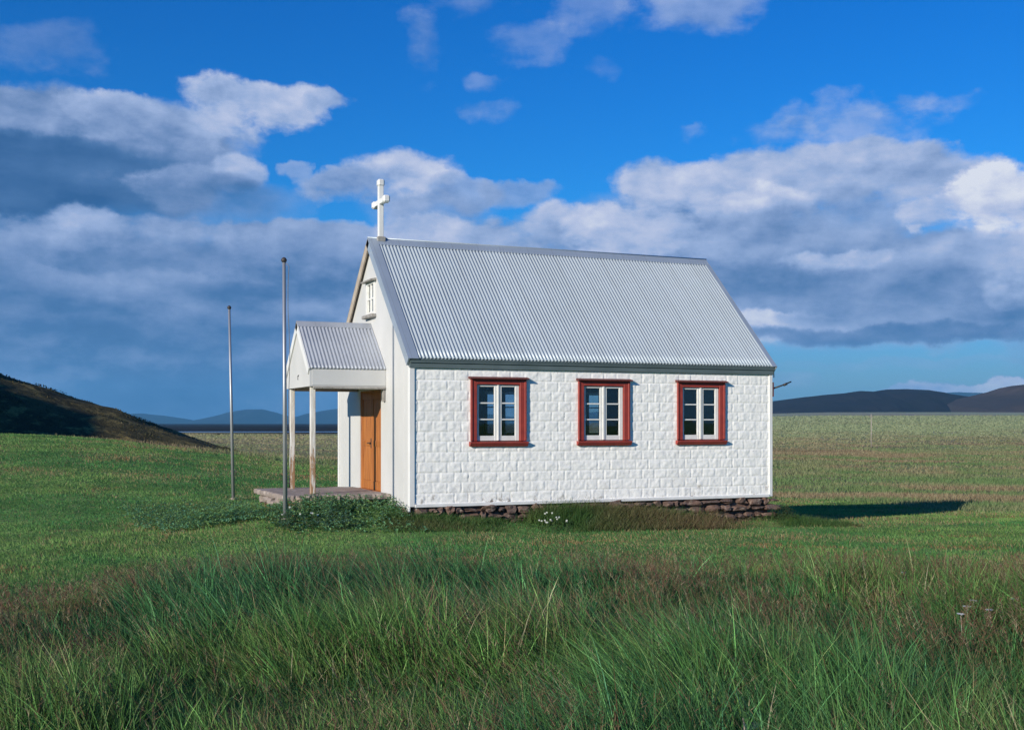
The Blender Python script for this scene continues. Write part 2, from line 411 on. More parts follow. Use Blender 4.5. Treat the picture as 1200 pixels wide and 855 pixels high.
# ------------------------------------------------------------------ far hills
def mk_rock(name, c1, c2, sc):
    m, N, b, t = mat(name); P = N.n('ShaderNodeNewGeometry').outputs['Position']
    c = N.mix(N.remap(N.noise(P, sc, 6, .65), .38, .62), c1, c2)
    c = N.mix(N.math('MULTIPLY', N.remap(N.noise(P, sc*5, 6, .7), .5, .65), .5), c, tuple(v*.55 for v in c1))
    t.links.new(c, b.inputs['Base Color']); b.inputs['Roughness'].default_value = .95; b.inputs['Specular IOR Level'].default_value = .05
    bump(N, b, N.noise(P, sc*3, 6, .65), .7, 6)
    return m
def ridge(name, pts, D, half, zb, material, rough=.06, seed=1, n=260, nd=26):
    px = np.array([p[0] for p in pts], float); py = np.array([p[1] for p in pts], float)
    xs = np.linspace(px[0], px[-1], n)
    top = CZ+(HOR-np.interp(xs, px, py))/FPX*D
    l = (xs-600)/FPX*D
    top = top+(fbm(l/(half*.25), l*0, seed, 5)-.5)*rough*(top-zb)*1.0
    s = np.linspace(-1, 1, nd)
    Ls = np.repeat(l[:, None], nd, 1)*(1+0*s[None, :]); Ds = D+half*s[None, :]+0*Ls
    prof = (np.cos(s*math.pi)*.5+.5)**.8
    Z = zb+(top-zb)[:, None]*prof[None, :]
    rel = (np.abs(fbm(Ls/(half*.35), Ds/(half*.35), seed+5, 5)-.5)*2)
    Z = Z-rel*(top-zb)[:, None]*.35*np.sin((1-np.abs(s))*math.pi)[None, :]
    X, Y = to_xy(Ls, Ds)
    me = np_mesh(name, np.stack([X, Y, Z], -1).reshape(-1, 3), [grid_faces(n, nd)], smooth_=True)
    o = link(name, me, material); tag(o, kind='structure'); return o
M['shaded_land'] = mk_rock('cloud_shaded_land', (.030, .026, .026), (.018, .017, .02), .004)  # cloud shade put into a near-black base, for hills and lowland
M['heath_hill'] = mk_rock('brown_heath_hill', (.085, .062, .052), (.05, .04, .038), .004)
M['shaded_rock'] = mk_rock('cloud_shaded_far_rock', (.018, .024, .032), (.026, .03, .036), .001)  # cloud shade and blue distance put into a dark bluish base
ridge('dark_hills', [(860, 496), (885, 476), (905, 470), (925, 467), (940, 465), (960, 463), (985, 461), (1005, 458), (1020, 459), (1042, 456), (1060, 455.5), (1085, 457), (1100, 461), (1120, 464), (1140, 470), (1170, 482), (1200, 496)], 2100, 420, 0, M['shaded_land'], .05, 3)
ridge('brown_hills', [(1085, 488), (1105, 474), (1125, 467), (1145, 462), (1162, 458), (1176, 453), (1190, 450.5), (1210, 449), (1260, 444), (1330, 452), (1420, 470), (1500, 490)], 1900, 380, 4, M['heath_hill'], .05, 11)
ridge('far_ridge', [(560, 497), (700, 482), (820, 474), (905, 469), (930, 466), (960, 463), (1000, 460), (1040, 461), (1080, 460.5), (1120, 459), (1160, 461), (1230, 458), (1330, 466), (1500, 494)], 8200, 1300, -20, M['shaded_rock'], .05, 21)
ridge('far_mountains', [(60, 500), (110, 492), (150, 486), (165, 484), (185, 486), (212, 490), (232, 495), (250, 489), (272, 482), (290, 479.5), (308, 479.5), (328, 485), (342, 491), (362, 484), (385, 480), (405, 478), (450, 483), (520, 479), (600, 488), (700, 496)], 8600, 1200, -20, M['shaded_rock'], .05, 41)
ridge('dark_lowland', [(-250, 506), (-100, 502), (100, 502.5), (200, 503.5), (300, 502.5), (420, 503), (600, 501), (800, 503), (900, 506)], 3000, 900, -14, M['shaded_land'], .15, 51)

# ------------------------------------------------------------------ CHURCH
L, W = 8.372, 5.475
ZE, ZR, OG, OE = 2.85, 5.559, .05, .10
SL = (ZR-ZE)/(W/2+OE)
church = empty('church', (0, 0, 0), 'small white church with grey corrugated iron roof, cross on the ridge and red framed windows', 'church')
WIN = [1.825, 4.185, 6.535]
WZ0, WZ1, WH = 1.215, 2.42, .545     # opening in the wall

def brick_relief(x, z):
    bh, bw = .2, .3
    zz = (z-.03)/bh; row = np.floor(zz); fz = zz-row
    xx = x/bw+.5*(row % 2); colm = np.floor(xx); fx = xx-colm
    ex = np.minimum(fx, 1-fx)*bw; ez = np.minimum(fz, 1-fz)*bh
    e = np.minimum(ex, ez)
    pil = smooth(.0, .016, e)
    rnd = _hash(colm, row, 77)
    rock = fbm(x*13+colm*3.7+rnd*5, z*15+row*2.3, 5, 3)
    tilt = (fx-.5)*(rnd-.5)*.6+(fz-.5)*.3*(_hash(colm, row, 91)-.5)
    return pil*(.003+.019*rock+.006*tilt)
def side_wall(name, yo, sgn, relief):
    """long wall, outer face at y=yo; sgn=-1 faces -y"""
    xs = np.arange(.0, L+1e-6, .021 if relief else .3); zs = np.arange(.0, 2.78, .019 if relief else .3)
    ex = [0, L]; ez = [0, 2.76]
    for c in WIN: ex += [c-WH, c+WH]
    ez += [WZ0, WZ1]
    def merge(a, e):
        a = np.array([v for v in a if min(abs(v-q) for q in e) > .006]); return np.sort(np.concatenate([a, e]))
    xs = merge(xs, ex); zs = merge(zs, ez)
    Xg, Zg = np.meshgrid(xs, zs, indexing='ij')
    dsp = brick_relief(Xg, Zg) if relief else 0*Xg
    co = np.stack([Xg, yo+sgn*dsp, Zg], -1).reshape(-1, 3)
    nv = len(zs); f = grid_faces(len(xs), nv)
    cx = Xg.ravel()[f].mean(1); cz = Zg.ravel()[f].mean(1)
    hole = np.zeros(len(f), bool)
    for c in WIN: hole |= (abs(cx-c) < WH) & (cz > WZ0) & (cz < WZ1)
    f = f[~hole]
    if sgn > 0: f = f[:, ::-1]
    T = .16
    # inner sheet and reveals
    iv = []; iq = []; base = len(co); mi = [0]*len(f)
    def quad(p):
        k = base+len(iv); iv.extend(p); iq.append([k, k+1, k+2, k+3])
    yi = yo-sgn*T
    segs = [0]+[q for c in WIN for q in (c-WH, c+WH)]+[L]
    for i in range(0, len(segs)-1):
        a, b = segs[i], segs[i+1]
        if i % 2 == 0: quad([(a, yi, 0), (a, yi, 2.76), (b, yi, 2.76), (b, yi, 0)])
        else:
            quad([(a, yi, 0), (a, yi, WZ0), (b, yi, WZ0), (b, yi, 0)]); quad([(a, yi, WZ1), (a, yi, 2.76), (b, yi, 2.76), (b, yi, WZ1)])
            quad([(a, yo, WZ0), (b, yo, WZ0), (b, yi, WZ0), (a, yi, WZ0)]); quad([(a, yo, WZ1), (b, yo, WZ1), (b, yi, WZ1), (a, yi, WZ1)])
            quad([(a, yo, WZ0), (a, yi, WZ0), (a, yi, WZ1), (a, yo, WZ1)]); quad([(b, yo, WZ0), (b, yi, WZ0), (b, yi, WZ1), (b, yo, WZ1)])
    co = np.concatenate([co, np.array(iv)]); iq = np.array(iq)
    me = np_mesh(name, co, [f, iq], mats=mi+[1]*len(iq))
    if relief: me.polygons.foreach_set('use_smooth', np.concatenate([np.ones(len(f), bool), np.zeros(len(iq), bool)]))
    return link(name, me, [M['wall'], M['inside']], church)
side_wall('wall', 0, -1, True)
side_wall('wall', W, 1, False)
# gable walls: outer sheet as polygon with a door / window opening cut out
DY0, DY1, DZ0, DZ1 = 1.99, 3.62, .09, 2.30
GY0, GY1, GZ0, GZ1 = 2.44, 2.99, 3.93, 4.60
def gable_poly(xa, xb, front):
    def zt(y): return ZR-.03-abs(y-W/2)*SL
    bm = bmesh.new()
    ys = [.003, DY0, GY0, W/2, GY1, DY1, W-.003]
    def face(pts, x):
        bm.faces.new([bm.verts.new((x, p[0], p[1])) for p in pts])
    for x in (xa, xb):
        for a, b in zip(ys, ys[1:]):
            def col(z0a, z1):
                face([(a, z0a), (b, z0a), (b, z1(b)), (a, z1(a))], x)
            top = zt
            if not front: col(0, top); continue
            ind = a >= DY0-1e-6 and b <= DY1+1e-6
            ing = a >= GY0-1e-6 and b <= GY1+1e-6
            if not ind: col(-.13, top)
            elif not ing: col(DZ1, top)
            else:
                col(DZ1, lambda y: GZ0); col(GZ1, top)
    if front:
        for (a, b, c, d) in ((DY0, DY1, -.13, DZ1), (GY0, GY1, GZ0, GZ1)):
            for q in (((xa, a, c), (xb, a, c), (xb, a, d), (xa, a, d)), ((xa, b, c), (xb, b, c), (xb, b, d), (xa, b, d)), ((xa, a, d), (xb, a, d), (xb, b, d), (xa, b, d)), ((xa, a, c), (xb, a, c), (xb, b, c), (xa, b, c))):
                bm.faces.new([bm.verts.new(v) for v in q])
    bmesh.ops.remove_doubles(bm, verts=bm.verts, dist=1e-4)
    me = bpy.data.meshes.new('gable_wall'); bm.to_mesh(me); bm.free(); return me
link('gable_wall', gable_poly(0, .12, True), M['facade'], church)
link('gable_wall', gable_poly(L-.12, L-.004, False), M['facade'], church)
# seams of the metal sheets on the facade: thin raised battens
for y, z1 in ((.42, 3.2), (4.95, 3.2)):
    b = MB(); b.box(-.006, .001, y-.010, y+.010, -.1, z1-.03, .002); b.build('sheet_seam', M['facade'], church)
# corner boards, drip board
b = MB()
b.box(-.028, .075, -.036, -.0, -.02, 2.70, .004); b.build('corner_board', M['board'], church)
b = MB(); b.box(-.028, -.001, .0, .085, -.12, 2.76, .004); b.build('corner_board', M['board'], church)
b = MB(); b.box(L-.07, L+.012, -.034, -.0, -.02, 2.70, .004); b.build('corner_board', M['board'], church)
b = MB(); b.box(-.028, -.001, W-.085, W, -.12, 2.76, .004); b.build('corner_board', M['board'], church)
b = MB(); b.box(.08, L-.075, -.050, .01, -.035, .028, .006); b.build('drip_board', M['board'], church)
b = MB(); b.box(-.03, L+.03, -.055, -.002, 2.665, 2.80, .004); b.box(-.035, L+.035, -.082, -.056, 2.765, 2.83, .004); b.build('frieze_board', M['frieze'], church)
b = MB(); b.box(-.03, L+.03, W+.002, W+.055, 2.665, 2.80, .004); b.build('frieze_board', M['frieze'], church)
# floor inside
b = MB(); b.box(.13, L-.13, .17, W-.17, -.05, .02); b.build('floor', M['inside'], church)

# foundation: irregular stones in front of a dark core
def stone_bm(bm, c, s, rnd, seed):
    r = bmesh.ops.create_icosphere(bm, subdivisions=2, radius=1.0)
    for v in r['verts']:
        p = v.co
        q = Vector([math.copysign(abs(t)**.7, t) for t in p])
        k = 1+rnd*(fbm(np.array([p.x*1.6+seed]), np.array([p.y*1.6+p.z*2.2]), seed, 4)[0]-.5)
        v.co = Vector((c[0]+q.x*s[0]*k, c[1]+q.y*s[1]*k, c[2]+q.z*s[2]*k))
fb = MB(); fb.box(.06, L-.06, .06, W-.06, -1.1, -.052)
x = .12; sd = 1
for row, zc in enumerate((-.115, -.26, -.42)):
    x = .05+.1*row
    while x < L-.05:
        w = random.uniform(.12, .48); h = random.uniform(.03, .09)
        stone_bm(fb.bm, (x+w/2, .02+random.uniform(-.03, .03), zc+random.uniform(-.02, .02)), (w/2*random.uniform(.85, 1.05), random.uniform(.08, .13), h), 1.5, sd); sd += 1
        x += w
    y = .2
    while y < W:
        w = random.uniform(.18, .36)
        for xx in (.05, L-.05): stone_bm(fb.bm, (xx, y+w/2, zc+random.uniform(-.02, .02)), (.1, w/2*.95, .075), .7, sd); sd += 1
        y += w
fb.build('foundation', M['stone'], church)

# corrugated roofs
def corrugated(name, x0, x1, yA, zA, yB, zB, pitch, amp, mat_, parent, th=.004, phase=0.):
    """sheet from eave line (yA,zA) to ridge line (yB,zB), waves along x"""
    n = int(round((x1-x0)/pitch*10))+1
    xs = np.linspace(x0, x1, n); wv = amp*np.cos((xs-x0)/pitch*2*math.pi+phase)
    m = 14; s = np.linspace(0, 1, m)
    dy, dz = yB-yA, zB-zA; ln = math.hypot(dy, dz); ny, nz = -dz/ln, dy/ln
    if nz < 0: ny, nz = -ny, -nz
    sag = (fbm(xs[:, None]*.8+0*s, s[None, :]*4+0*xs[:, None], 12, 2)-.5)*.012
    # two overlapping sheet rows: a small step where the upper sheet laps the lower one
    lap = np.where(s[None, :] > .52, .006, 0.)
    off = wv[:, None]+sag+lap
    Y = yA+dy*s[None, :]+ny*off; Z = zA+dz*s[None, :]+nz*off; X = np.repeat(xs[:, None], m, 1)
    top = np.stack([X, Y, Z], -1).reshape(-1, 3); bot = np.stack([X, Y-ny*th, Z-nz*th], -1).reshape(-1, 3)
    f = grid_faces(n, m); k = n*m
    e1 = np.arange(n-1)*m; rim1 = np.stack([e1, e1+k, e1+m+k, e1+m], -1)
    e2 = e1+m-1; rim2 = np.stack([e2, e2+m, e2+m+k, e2+k], -1)
    e3 = np.arange(m-1); rim3 = np.stack([e3, e3+1, e3+1+k, e3+k], -1)
    e4 = e3+(n-1)*m; rim4 = np.stack([e4, e4+k, e4+1+k, e4+1], -1)
    me = np_mesh(name, np.concatenate([top, bot]), [f, f[:, ::-1]+k, rim1, rim2, rim3, rim4])
    me.polygons.foreach_set('use_smooth', np.concatenate([np.ones(2*len(f), bool), np.zeros(2*(n-1)+2*(m-1), bool)]))
    return link(name, me, mat_, parent)
roof = corrugated('roof', -OG, L+OG, -OE, ZE, W/2, ZR-.01, .0762, .0115, M['roof'], church)
corrugated('roof', -OG, L+OG, W+OE, ZE, W/2, ZR-.01, .0762, .0115, M['roof'], church)
def strip(name, pts, x0, x1, th, mat_, parent):
    """folded sheet: profile pts in (y,z), extruded x0..x1"""
    prof = pts+[(p[0], p[1]-th) for p in pts[::-1]]
    b = MB(); b.prism(prof, x0, x1, 'x'); return b.build(name, mat_, parent)
k = 1/math.hypot(1, SL)
def rp(dist, up, side=-1):
    """point on roof: dist down the slope from ridge, up along normal"""
    return (W/2+side*(dist*k+up*SL*k*1.0), ZR-.01-dist*SL*k+up*k)
cap = strip('ridge_cap', [rp(.20, .016), rp(.02, .022), (W/2, ZR+.018), rp(.02, .022, 1), rp(.20, .016, 1)], -OG-.02, L+OG+.015, .006, M['flash'], roof)
bead = MB(); bead.tube([(-OG-.03, W/2, ZR+.022), (L+OG+.02, W/2, ZR+.022)], .016, 8); bead.build('ridge_roll', M['flash'], roof)
# verge flashing on the near slope, front gable (wide) and rear (thin), bargeboards below
def verge(side, x0, x1, th, mat_, name, up0, parent, d0=.0, d1=None):
    ln = (W/2+OE)/k+.02
    d1 = ln if d1 is None else d1
    a, b_ = rp(d0, up0, side), rp(d1, up0, side); c, d = rp(d1, up0+th, side), rp(d0, up0+th, side)
    b = MB(); b.prism([a, b_, c, d], x0, x1, 'x'); return b.build(name, mat_, parent)
for sd_ in (-1, 1):
    verge(sd_, -OG-.035, -OG+.18, .012, M['flash'], 'verge_flashing', .010, roof, .18)
    verge(sd_, L+OG-.10, L+OG+.02, .012, M['flash'], 'verge_flashing', .010, roof, .18)
    verge(sd_, -OG-.032, -OG-.002, .17, M['barge'] if sd_ > 0 else M['flash'], 'bargeboard', -.163, roof, .0)
    verge(sd_, L+OG-.01, L+OG+.018, .14, M['board'], 'bargeboard', -.135, roof, .0)
# gutter edge line: thin eave batten
b = MB(); b.box(-OG, L+OG, -OE+.002, -OE+.02, ZE-.042, ZE-.012, .003); b.build('eave_batten', M['frieze'], roof)

# windows
def window(xc, yo, sgn, seed):
    fy = lambda t: yo+sgn*t            # t metres outwards
    b = MB(); q = .588
    b.box(xc-q, xc-.463, fy(-.05), fy(.045), 1.24, 2.468, .005); b.box(xc+.463, xc+q, fy(-.05), fy(.045), 1.24, 2.468, .005)
    b.box(xc-.463, xc+.463, fy(-.05), fy(.043), 2.365, 2.466, .004)
    # raised outer moulding
    b.box(xc-q-.012, xc-q+.03, fy(.02), fy(.062), 1.25, 2.468, .006); b.box(xc+q-.03, xc+q+.012, fy(.02), fy(.062), 1.25, 2.468, .006)
    fr = b.build('window', M['red'], church)
    b = MB(); b.prism([(fy(-.02), 2.469), (fy(.13), 2.469), (fy(.13), 2.488), (fy(-.02), 2.524)], xc-q-.045, xc+q+.045, 'x'); b.build('hood', M['hood'], fr)
    b = MB(); b.prism([(fy(-.06), 1.135+.03), (fy(.06), 1.135), (fy(.11), 1.20), (fy(.11), 1.222), (fy(-.06), 1.239)], xc-q-.035, xc+q+.035, 'x'); b.build('sill', M['red'], fr)
    for s in (-1, 1):
        b = MB(); y0, y1 = fy(-.045), fy(.002)
        xa, xb = (xc-.458, xc-.004) if s < 0 else (xc+.004, xc+.458)
        so, si = (.05, .075)
        ol, il = (so, si) if s < 0 else (si, so*1.75)
        b.box(xa, xa+ol, y0, y1, 1.245, 2.362, .006); b.box(xb-il, xb, y0, y1, 1.245, 2.362, .006)
        b.box(xa+ol, xb-il, y0, fy(-.001), 2.318, 2.36, .004); b.box(xa+ol, xb-il, y0, fy(-.001), 1.247, 1.345, .004)
        for z in (1.345+.973/3, 1.345+.973*2/3): b.box(xa+ol, xb-il, fy(-.035), fy(-.006), z-.014, z+.014, .004)
        b.build('sash', M['sash'], fr)
    b = MB(); b.box(xc-.44, xc+.44, fy(-.026), fy(-.022), 1.26, 2.35)
    b.build('pane', M['glass'], fr)
    # raised centre cover strip
    b = MB(); b.box(xc-.022, xc+.022, fy(.003), fy(.022), 1.25, 2.36, .006); b.build('meeting_strip', M['sash'], fr)
for i, xc in enumerate(WIN):
    window(xc, -.004, -1, i); window(xc, W+.004, 1, i+9)
# gable window
b = MB()
b.box(-.03, .02, GY0-.06, GY0+.035, GZ0-.01, GZ1+.02, .004); b.box(-.03, .02, GY1-.035, GY1+.06, GZ0-.01, GZ1+.02, .004)
b.box(-.028, .02, GY0+.035, GY1-.035, GZ1-.03, GZ1+.02, .004); b.box(-.028, .02, GY0+.035, GY1-.035, GZ0-.01, GZ0+.05, .004)
b.box(-.012, .018, W/2-.03, W/2+.03, GZ0+.05, GZ1-.03, .004); b.box(-.010, .016, GY0+.035, W/2-.03, (GZ0+GZ1)/2-.018, (GZ0+GZ1)/2+.018); b.box(-.010, .016, W/2+.03, GY1-.035, (GZ0+GZ1)/2-.018, (GZ0+GZ1)/2+.018)
gw = b.build('window', M['sash'], church); gw['label'] = 'small white four pane window high in the front gable'
b = MB(); b.prism([(-.13, GZ1+.022), (-.002, GZ1+.022), (-.002, GZ1+.075), (-.13, GZ1+.05)], GY0-.12, GY1+.12, 'y'); b.build('hood', M['grey_trim'], gw)
b = MB(); b.box(-.11, -.001, GY0-.11, GY1+.11, GZ0-.085, GZ0-.012, .01); b.build('sill', M['grey_trim'], gw)
b = MB(); b.box(.004, .008, GY0+.03, GY1-.03, GZ0+.04, GZ1-.02); b.build('pane', M['glass'], gw)
b = MB(); b.box(.2, .21, 2.1, 3.4, 3.4, 4.65); b.build('loft_partition', M['inside'], church)

# doors: two leaves with plank panels
for s in (-1, 1):
    y0, y1 = (DY0+.055, 2.775) if s < 0 else (2.800, DY1-.055)
    b = MB(); b.box(.055, .09, y0, y1, .17, 2.25, .004)
    n = 5
    for i in range(n):
        a = y0+.07+(y1-y0-.14)*i/n; c = y0+.07+(y1-y0-.14)*(i+1)/n
        b.box(.046, .056, a+.005, c-.005, .36, 2.1, .004)
    for (a, c, d, e) in ((y0, y0+.065, .17, 2.25), (y1-.065, y1, .17, 2.25), (y0+.065, y1-.065, .17, .35), (y0+.065, y1-.065, 2.11, 2.25), (y0+.065, y1-.065, 1.10, 1.22)):
        b.box(.034, .056, a, c, d, e, .004)
    d_ = b.build('door', M['door'], church)
    if s > 0:
        h = MB(); h.tube([(.034, y0+.045, 1.17), (-.02, y0+.045, 1.17)], .012, 8); h.tube([(-.02, y0+.045, 1.17), (-.022, y0+.16, 1.165)], .011, 8); h.box(.028, .034, y0+.02, y0+.07, 1.06, 1.27)
        h.build('handle', M['iron'], d_)
b = MB()
b.box(.02, .10, DY0+.002, DY0+.053, .1, 2.298, .004); b.box(.02, .10, DY1-.053, DY1-.002, .1, 2.298, .004); b.box(.02, .10, DY0+.053, DY1-.053, 2.252, 2.298, .004)
b.box(-.05, .12, DY0+.002, DY1-.002, .10, .168, .006)
b.build('door_frame', M['door'], church)
b = MB(); b.box(.115, .119, DY0, DY1, .1, 2.3); b.build('door_backing', M['inside'], church)

# porch
PX, PY0, PY1, PB = -1.567, 1.634, 3.846, 2.338
PYM = (PY0+PY1)/2; PZE, PZR = 2.732, 3.716
ps = (PZR-PZE)/(PYM-PY0)
pr_ = None
porch_near = corrugated('porch_roof', PX-.03, -.004, PY0-.03, PZE-.03*ps, PYM, PZR, .0762, .009, M['porch_roof'], church, phase=1)
corrugated('porch_roof', PX-.03, -.004, PY1+.03, PZE-.03*ps, PYM, PZR, .0762, .009, M['porch_roof'], church)
kk = 1/math.hypot(1, ps)
def pp(d, up, s): return (PYM+s*(d*kk+up*ps*kk), PZR-d*ps*kk+up*kk)
strip('ridge_cap', [pp(.16, .014, -1), pp(.02, .02, -1), (PYM, PZR+.022), pp(.02, .02, 1), pp(.16, .014, 1)], PX-.05, -.003, .006, M['porch_roof'], porch_near)
for s in (-1, 1):
    a, b_, c, d = pp(0, -.16, s), pp((PYM-PY0)/kk+.05, -.16, s), pp((PYM-PY0)/kk+.05, -.008, s), pp(0, -.008, s)
    b = MB(); b.prism([a, b_, c, d], PX-.05, PX-.026, 'x'); b.build('bargeboard', M['board'], porch_near)
b = MB(); b.prism([(PY0, PB), (PY1, PB), (PY1, PZE-.02), (PYM, PZR-.02), (PY0, PZE-.02)], PX-.022, PX+.022, 'x'); b.build('porch_gable', M['facade'], church)
b = MB(); b.box(PX+.024, -.004, PY0, PY0+.045, PB, PZE-.02); b.box(PX+.024, -.004, PY0-.012, PY0-.001, PB+.02, PZE-.07, .003); b.build('porch_side_board', M['facade'], church)
b = MB(); b.box(PX+.024, -.004, PY1-.045, PY1, PB, PZE-.02); b.build('porch_side_board', M['facade'], church)
b = MB(); b.box(PX+.05, -.004, PY0-.022, PY0+.10, PB-.045, PB-.002, .004); b.build('porch_beam', M['grey_trim'], church)
b = MB(); b.box(PX+.05, -.004, PY1-.10, PY1+.01, PB-.045, PB-.002, .004); b.build('porch_beam', M['grey_trim'], church)
b = MB(); b.box(PX+.03, -.01, PY0+.05, PY1-.05, PB+.05, PB+.07); b.build('porch_ceiling', M['board'], church)
b = MB(); b.box(-.055, -.012, PY0+.02, PY0+.11, PB-.3, PB-.047, .004); b.build('porch_bracket', M['grey_trim'], church)
for y in (1.78, 3.70):
    b = MB(); z = .165
    n = 7
    b.box(-1.545, -1.445, y-.05, y+.05, z, PB-.002, .008)
    b.build('porch_post', M['post'], church)
# small hook on the porch gable
b = MB(); b.tube([(PX-.02, 2.62, 2.60), (PX-.045, 2.62, 2.57), (PX-.045, 2.62, 2.50)], .010, 6); b.build('hook', M['iron'], church)

# cross on the ridge
xc, yc = .214, W/2
b = MB(); z0, z1 = ZR, 6.75
b.box(xc-.055, xc+.055, yc-.055, yc+.055, z0-.02, z1, .008)
cr = b.build('cross', M['board'], church)
def knob(c, axis):
    b = MB(); s = .075
    b.box(c[0]-s, c[0]+s, c[1]-s, c[1]+s, c[2]-s*1.05, c[2]+s*1.05, .03); b.build('cross_knob', M['board'], cr)
b = MB(); b.box(xc-.05, xc+.05, yc-.34, yc+.34, 6.30, 6.41, .008); b.build('cross_arm', M['board'], cr)
knob((xc, yc-.40, 6.355), 'y'); knob((xc, yc+.40, 6.355), 'y'); knob((xc, yc, z1+.02), 'z')
b = MB(); b.box(xc-.09, xc+.09, yc-.085, yc+.085, ZR-.06, ZR+.05, .01); b.build('cross_base', M['grey_trim'], cr)

# power bracket on the rear corner
b = MB(); b.box(L+.014, L+.06, -.02, .10, 2.18, 2.50, .005); br = b.build('power_bracket', M['rust'], church)
b = MB(); b.tube([(L+.06, .04, 2.36), (L+.30, -.01, 2.44), (L+.50, -.05, 2.52)], [.02, .017, .014], 8); b.tube([(L+.32, -.02, 2.44), (L+.40, -.03, 2.475)], .028, 8); b.build('arm', M['iron'], br)
b = MB(); b.tube([(L+.05, -.03, 2.60), (L+.045, -.03, 2.75), (L+.09, -.04, 2.84)], .012, 6); b.build('cable', M['iron'], br)

# ------------------------------------------------------------------ porch platform
pl = empty('porch_platform', (-1, 2.6, 0), 'low weathered concrete platform with a broken edge under the church porch', 'platform')
def loc(o): o.location = (1, -2.6, 0); return o
def rough_slab(name, poly, z0, z1, mat_, n=14, jit=.02):
    pts = []
    for (a, b_) in zip(poly, poly[1:]+poly[:1]):
        for i in range(n):
            t = i/n; pts.append((a[0]+(b_[0]-a[0])*t+random.uniform(-jit, jit), a[1]+(b_[1]-a[1])*t+random.uniform(-jit, jit)))
    b = MB(); bm = b.bm
    rings = []
    for z, sh in ((z0, 0), ((z0+z1)/2, .006), (z1-.012, 0), (z1, -.014)):
        c = (sum(p[0] for p in pts)/len(pts), sum(p[1] for p in pts)/len(pts))
        rings.append([bm.verts.new((p[0]+(p[0]-c[0])*sh+random.uniform(-.006, .006), p[1]+(p[1]-c[1])*sh, z+random.uniform(-.004, .004))) for p in pts])
    for r0, r1 in zip(rings, rings[1:]):
        for i in range(len(pts)): bm.faces.new((r0[i], r0[(i+1) % len(pts)], r1[(i+1) % len(pts)], r1[i]))
    bm.faces.new(rings[-1]); bm.faces.new(rings[0][::-1])
    return b.build(name, mat_, pl)
loc(rough_slab('slab', [(-.035, 1.28), (-.035, 4.15), (-2.22, 4.2), (-2.12, 1.38), (-1.2, 1.30)], .065, .165, M['concrete'], 22, .03))
loc(rough_slab('plinth', [(-.2, 1.52), (-.2, 4.0), (-2.02, 4.05), (-1.94, 1.54)], -.6, .064, M['soil'], 14, .04))
b = MB()
for i in range(16):
    stone_bm(b.bm, (-1.62+random.uniform(-.38, .4), 1.30+random.uniform(-.1, .08), .02+random.uniform(-.12, .09)), (random.uniform(.06, .14), .08, random.uniform(.03, .08)), 1.0, 300+i)
loc(b.build('rubble', M['rubble'], pl))
b = MB()
for i in range(9):
    stone_bm(b.bm, (-2.1+random.uniform(-.08, .08), 1.6+i*.28, -.02+random.uniform(-.05, .03)), (.1, random.uniform(.1, .17), random.uniform(.05, .1)), .8, 400+i)
loc(b.build('edge_stones', M['concrete'], pl))

# ------------------------------------------------------------------ flagpoles
def flagpole(x, y, ztop, lean, label, rope):
    z = float(full_terrain(np.array([x]), np.array([y]))[0])-.05
    e = empty('flagpole', (x, y, z), label, 'flagpole', 'bare metal flagpoles in front of the church')
    e.rotation_euler = (0, lean, 0)
    h = ztop-z
    b = MB(); b.tube([(0, 0, 0), (0, 0, h*.5), (0, 0, h-.03)], [.042, .038, .030], 12); b.build('pole', M['pole'], e)
    b = MB(); b.tube([(0, 0, h-.03), (0, 0, h-.01), (0, 0, h+.02), (0, 0, h+.05), (0, 0, h+.065)], [.033, .05, .055, .035, .01], 12); b.build('finial', M['iron'], e)
    b = MB(); b.tube([(0, 0, 0), (0, 0, .1)], .07, 12); b.build('base', M['concrete'], e)
    s = .06
    b = MB(); b.tube([(.04, -.02, .75), (.075, -.04, .75)], .01, 6); b.tube([(.075, -.04, .66), (.075, -.04, .84)], .013, 6); b.build('cleat', M['iron'], e)
    if rope:
        b = MB(); pts = [(.075+.015*math.sin(i*1.3), -.04+.01*math.cos(i*.8), .75+(h-.85)*i/10) for i in range(11)]; pts.append((.03, -.01, h-.04)); b.tube(pts, .006, 5); b.build('halyard', M['rope'], e)
    return e
flagpole(-2.46, -.19, 1.599+(HOR-305)/FPX*20.9, R(-.3), 'taller bare metal flagpole with dark cap and halyard, standing before the porch', True)
flagpole(-1.942, 8.638, 1.599+(HOR-361)/FPX*29.3, R(-1.2), 'bare metal flagpole set farther back, leaning slightly left, left of the porch', False)

# utility pole far out on the moor
ux, uy = to_xy(*((1021-600)/FPX*215, 215))
uz = float(full_terrain(np.array([ux]), np.array([uy]))[0])
e = empty('utility_pole', (ux, uy, uz-.2), 'pale wooden utility pole standing alone on the moor right of the church', 'utility pole')
ht = CZ+(HOR-485)/FPX*215-uz+.2
b = MB(); b.tube([(0, 0, 0), (.02, 0, ht*.5), (0, 0, ht)], [.11, .095, .08], 10); b.build('pole', M['wood_pole'], e)
b = MB(); b.box(-.5, .5, -.06, -.13+.25, ht-.55, ht-.42, .01); b.build('crossarm', M['wood_pole'], e)
for s in (-.42, .42):
    b = MB(); b.tube([(s, .03, ht-.42), (s, .03, ht-.3), (s, .03, ht-.2)], [.02, .045, .03], 8); b.build('insulator', M['iron'], e)

